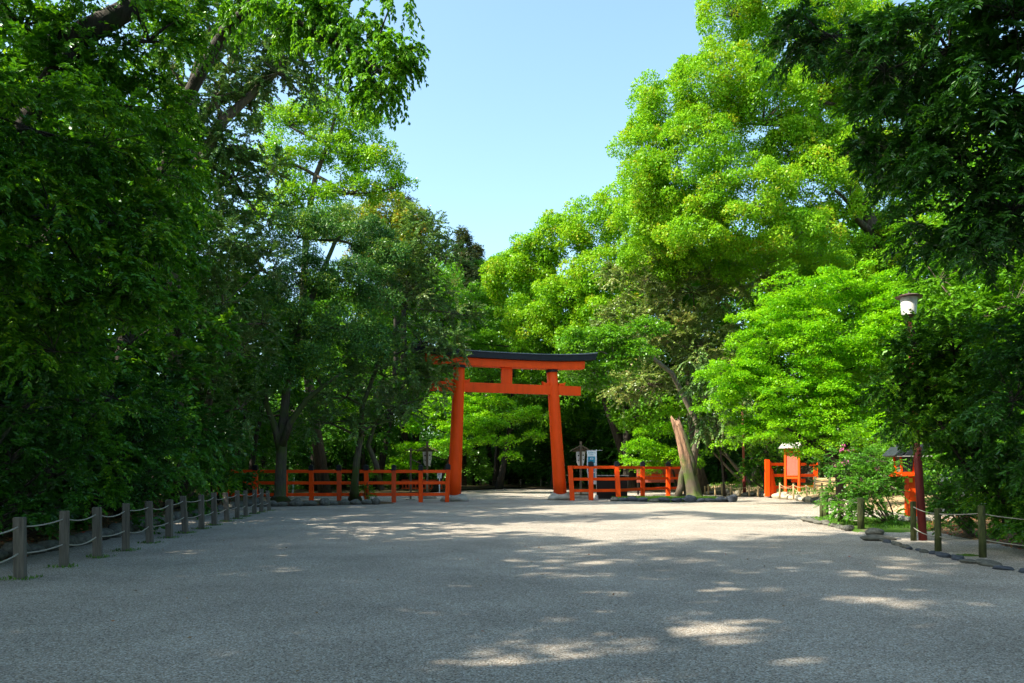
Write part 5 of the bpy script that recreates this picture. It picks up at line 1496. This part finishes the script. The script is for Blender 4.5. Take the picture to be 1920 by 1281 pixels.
BGT = [  # kind, px, Y, scale, label
 ('low', 900, 84, .95, 'dark undergrowth tree in the shadow seen through the left half of the gate'),
 ('low', 960, 86, .9, 'dark undergrowth tree at the middle of the gate opening'),
 ('lowfresh', 1005, 80, 1.1, 'green undergrowth tree just inside the right gate pillar'),
 ('lowfresh', 870, 78, 1.1, 'green undergrowth tree behind the left gate pillar'),
 ('low', 1075, 76, 1.0, 'dark undergrowth tree behind the right roofed signpost'),
 ('low', 1125, 72, 1.0, 'dark undergrowth tree behind the banner and low slanted board'),
 ('low', 1180, 68, 1.0, 'dark undergrowth tree behind the roofed board wall'),
 ('dark', 1150, 72, .85, 'tall dark forest tree behind the banner'),
 ('dark', 1080, 80, .85, 'tall dark forest tree directly behind the right pillar of the gate'),
 ('dark', 1220, 66, .8, 'tall dark forest tree behind the drooping maple spray'),
 ('dark', 1000, 92, .85, 'tall dark forest tree far behind the gate opening'),
 ('dark', 920, 90, .85, 'tall dark forest tree behind the layered maple in the gate'),
 ('green', 1040, 86, .95, 'leafy green forest tree filling below the rounded camphor'),
 ('green', 850, 84, 1.3, 'green forest tree behind the left end of the gate lintel'),
 ('green', 785, 70, 1.25, 'green forest tree behind the boughs over the lintel'),
 ('low', 780, 78, .9, 'dark undergrowth tree behind the low far barrier'),
 ('low', 715, 74, .85, 'dark undergrowth tree beyond the middle of the left fence'),
 ('lowfresh', 660, 70, .95, 'sunlit green undergrowth tree beyond the slender trunk'),
 ('low', 600, 66, .9, 'dark undergrowth tree beyond the left fence right of the thick trunk'),
 ('lowfresh', 735, 62, .75, 'small bright green undergrowth tree above the left fence'),
 ('low', 545, 60, .9, 'dark undergrowth tree directly behind the thick mossy trunk'),
 ('low', 480, 52, .9, 'dark undergrowth tree behind the pale signs'),
 ('dark', 690, 60, .8, 'tall dark forest tree behind the slender mossy trunk'),
 ('dark', 600, 56, .85, 'tall dark forest tree behind the blue-green clumped tree'),
 ('dark', 500, 46, .8, 'tall dark forest tree behind the leaning trunks'),
 ('green', 640, 66, 1.0, 'green forest tree under the airy yellow-green crown'),
 ('green', 1300, 62, 1.1, 'green forest tree behind the greyish-olive oak'),
 ('dark', 1360, 60, .8, 'tall dark forest tree behind the pale multistemmed tree'),
 ('low', 1350, 62, .8, 'dark undergrowth tree beyond the low stakes'),
 ('low', 1430, 60, .85, 'dark undergrowth tree behind the fence end'),
 ('low', 1530, 50, .8, 'dark undergrowth tree behind the notice board'),
 ('dark', 1500, 54, .85, 'tall dark forest tree behind the maple left half'),
 ('dark', 1650, 46, .9, 'tall dark forest tree behind the maple right half'),
 ('green', 1560, 60, 1.2, 'green forest tree behind the giant camphor'),
 ('green', 1760, 48, 1.15, 'green forest tree right of the giant camphor trunk'),
 ('low', 1640, 40, .9, 'dark undergrowth tree behind the azalea bush'),
 ('low', 1760, 34, .9, 'dark undergrowth tree behind the white blossom'),
 ('low', 1900, 26, .85, 'dark undergrowth tree at the right edge behind the berries'),
 ('dark', 1850, 34, .85, 'tall dark forest tree behind the right-hand laurel'),
 ('green', 1950, 30, .9, 'green forest tree above the right corner'),
 ('dark', 330, 34, .85, 'tall dark forest tree behind the twin leaning trunks'),
 ('dark', 180, 24, .80, 'tall dark forest tree behind the near left evergreen'),
 ('dark', 60, 19, .75, 'tall dark forest tree hidden at the left edge'),
 ('low', 240, 24, .8, 'dark undergrowth tree behind the glossy shrub'),
 ('low', 120, 18, .7, 'dark undergrowth tree behind the twiggy shrub'),
 ('low', 350, 33, .85, 'dark undergrowth tree behind the bamboo clump'),
 ('low', 20, 15.5, .6, 'dark undergrowth tree behind the darkest shrub'),
 ('fresh', 705, 66, 1.0, 'light green forest tree behind the bronze-leaved crown'),
 ('green', 1040, 70, 1.1, 'leafy green forest tree just above the right end of the gate'),
 ('green', 1180, 60, 1.12, 'green forest tree between the gate and the olive oak'),
 ('green', 1450, 57, 1.1, 'green forest tree filling between the olive oak and the giant camphor'),
 ('green', 930, 76, .95, 'leafy green forest tree under the sky gap behind the gate lintel'),
 ('fresh', 1120, 78, 1.0, 'light green forest tree behind the rounded camphor foot'),
 ('dark', 420, 42, .9, 'tall dark forest tree behind the fine-leaved wall'),
]
for kd, px, Y, s, lab in BGT:
    put(kd, px2x(px, Y), Y, s, lab)
# understory that closes the flanks
k = 0
FL = ['left border', 'right border']
for (x0, x1, y0, y1, n) in ((-30, -15, 14, 60, 26), (20, 38, 24, 64, 16), (17, 24, 10, 30, 9), (-30, 30, 84, 98, 34), (-24, -5, 62, 84, 12), (8, 26, 64, 84, 12)):
    for j in range(n):
        x = random.uniform(x0, x1); y = y0 + (y1 - y0) * (j + .5) / n
        if x0 < -20 and x1 < 0: x = -y * .50 - random.uniform(3.5, 9) if y < 40 else x
        put('low' if j % 4 else 'lowfresh', x, y, random.uniform(.75, 1.0), 'undergrowth tree deep in the wood, hidden behind nearer foliage', group='undergrowth trees deep in the wood')
# trees outside the frame that shade the court
for i, (kd, x, y, s) in enumerate([('airy', -16, 6.5, 1.2), ('airy', -10.5, 1.5, 1.75), ('airy', -8, -7, 1.1), ('airy', -22, 2, 1.3), ('airy', -6, -14, 1.2), ('green', -24, 27, 1.3),
                      ('dark', 13, 2, .9), ('dark', 15, -6, .9), ('airy', -1, -10, 1.1), ('airy', -19, 35, 1.25), ('airy', -22, 41, 1.3), ('airy', -5, -4.5, 1.1), ('airy', -18, 10, 1.0), ('airy', -14.5, -4, 1.6), ('airy', -14, 5.5, 1.55), ('dark', 21, 14, .95), ('green', 27, 22, 1.0), ('dark', 24, 6, 1.0)]):
    put(kd, x, y, s, 'forest tree beside the court, outside the picture or hidden behind nearer crowns', group='forest trees beside the court')
# far wood that closes the view
def far_wood():
    n = 11000
    a = RNG.random(n)
    x = -110 + 220 * a; y = 100 + 14 * RNG.random(n); hh = 10.5 + 2.5 * np.sin(x * .13) + 1.5 * np.sin(x * .31 + 2)
    z = hh * RNG.random(n) ** 0.8
    cent = np.stack([x, y, z], 1)
    dirs = unit(RNG.normal(size=(n, 3)) + np.array([0, -.8, .6]))
    P, A, Nn, LL, WW, val = make_leaves(cent, dirs, 'spray', 1.2, 34, 0.5, 0.26, RNG.random(n))
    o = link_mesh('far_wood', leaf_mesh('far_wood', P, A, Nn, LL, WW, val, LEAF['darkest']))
    tag(o, 'dark wood that closes the view far beyond the gate', 'wood', None, 'stuff')
far_wood()

# --- ground cover, litter, petals -------------------------------------------
def scatter(name, label, cat, boxes, n, leaf, L, W, zf, flat=0.25, upright=False):
    P = []
    for (x0, x1, y0, y1), w in boxes:
        m = int(n * w)
        P.append(np.stack([x0 + (x1 - x0) * RNG.random(m), y0 + (y1 - y0) * RNG.random(m), np.zeros(m)], 1))
    P = np.concatenate(P)
    P[:, 2] = zf(P)
    keep = P[:, 2] > -1
    P = P[keep]; m = len(P)
    if upright:
        A = unit(RNG.normal(size=(m, 3)) * .35 + np.array([0, 0, 1.0])); Nn = unit(RNG.normal(size=(m, 3)) * np.array([1, 1, .1]))
    else:
        A = unit(RNG.normal(size=(m, 3)) * np.array([1, 1, .15])); Nn = unit(np.array([0, 0, 1.0]) + RNG.normal(size=(m, 3)) * flat)
    s = .6 + .8 * RNG.random(m)
    o = link_mesh(name, leaf_mesh(name, P, A, Nn, L * s, W * s, RNG.random(m), LEAF[leaf]))
    tag(o, label, cat, None, 'stuff')
def kerbx(y):
    ys = np.array([p[1] for p in LEFT_KERB]); xs = np.array([p[0] for p in LEFT_KERB]); return np.interp(y, ys, xs)
def zleft(P):
    d = kerbx(P[:, 1]) - P[:, 0]
    return np.where(d > 0.15, np.interp(d, [0, .12, .5, 1.2, 3, 8, 30], [-.03, .13, .20, .30, .42, .6, .9]) + .02, -2)
scatter('leaf_litter', 'brown fallen leaves covering the soil under the left shrubs', 'fallen leaves', [((-14, -8.6, 8, 34), 1)], 14000, 'litter', .07, .035, zleft, .5)
def nearx(y):
    ys = np.array([p[1] for p in NEAR_EDGE][::-1]); xs = np.array([p[0] for p in NEAR_EDGE][::-1]); return np.interp(y, ys, xs) + 1.6
def zright(P):
    d = P[:, 0] - nearx(P[:, 1])
    return np.where(d > 0.05, np.interp(d, [0, .3, 1, 2.5, 6, 9], [0, .09, .13, .2, .25, .3]) + .02, -2)
scatter('leaf_litter', 'brown fallen leaves under the right-hand shrubs', 'fallen leaves', [((9, 15, 9, 22), 1)], 9000, 'litter', .08, .038, zright, .5)
def farx(y):
    ys = np.array([p[1] for p in FAR_KERB][::-1]); xs = np.array([p[0] for p in FAR_KERB][::-1]); return np.interp(y, ys, xs)
def zfar(P):
    d = P[:, 0] - farx(P[:, 1])
    return np.where(d > 0.3, np.interp(d, [0, .15, .6, 1.5, 3.5, 9], [-.03, .2, .3, .42, .6, .8]) + .01, -2)
scatter('undergrowth', 'patchy green undergrowth on the sandy bank', 'undergrowth', [((12.8, 19, 32, 56), 1)], 5000, 'grass', .20, .04, zfar, upright=True)
scatter('grass', 'short green moss and grass round the dead trunk', 'grass', [((5.6, 11.2, 38.6, 43), 1)], 9000, 'grass', .07, .02, lambda P: np.full(len(P), .11), upright=True)
scatter('grass', 'short grass on the azalea moss bed', 'grass', [((9.1, 12, 18.6, 23), 1)], 5000, 'grass', .06, .018, lambda P: np.full(len(P), .10), upright=True)
scatter('grass', 'sparse weeds at the feet of the timber posts', 'grass', [((p[0] - .22, p[0] + .22, p[1] - .2, p[1] + .2), 1 / 15) for p in ps], 1500, 'grass', .05, .016, lambda P: np.zeros(len(P)), upright=True)
scatter('fallen_leaves', 'scattered dry leaves lying on the gravel', 'fallen leaves', [((-9, 9, 5, 24), .6), ((-6, 14, 24, 40), .4)], 800, 'litter', .045, .024, lambda P: np.full(len(P), .012), .3)
def blossoms(name, label, lobes, n, leaf, s, pw):
    cs, ds, _ = clumps_in(lobes, .4, 1.0, .85)
    cs = cs[RNG.choice(len(cs), min(n, len(cs)), replace=False)]
    pos = np.repeat(cs, 12, 0) + RNG.normal(size=(len(cs) * 12, 3)) * pw
    m = len(pos)
    o = link_mesh(name, leaf_mesh(name, pos, unit(RNG.normal(size=(m, 3))), unit(RNG.normal(size=(m, 3))), np.full(m, s), np.full(m, s * .7), RNG.random(m), LEAF[leaf]))
    return o
for nm, lab, lb, n, lf_, s, pw in (('blossoms', 'azalea', [LB(1610, 890, 20.6, 50, 36), LB(1580, 860, 21, 38, 26)], 9, 'pink', .05, .04),
                                   ('blossoms', 'white', [LB(1765, 925, 16.4, 34, 30), LB(1800, 950, 16.0, 36, 26)], 16, 'whitepetal', .06, .05)):
    o = blossoms(nm, lab, lb, n, lf_, s, pw)
    rt = [r for r in bpy.data.objects if r.get('category') == 'shrub' and (('pink' in r['label']) if lab == 'azalea' else ('white blossom' in r['label']))][0]
    o.parent = rt; o.matrix_parent_inverse = Matrix.Translation(-rt.location)
print('LEAVES', sum(len(m.vertices) for m in bpy.data.meshes) / 4e6, 'M quads')
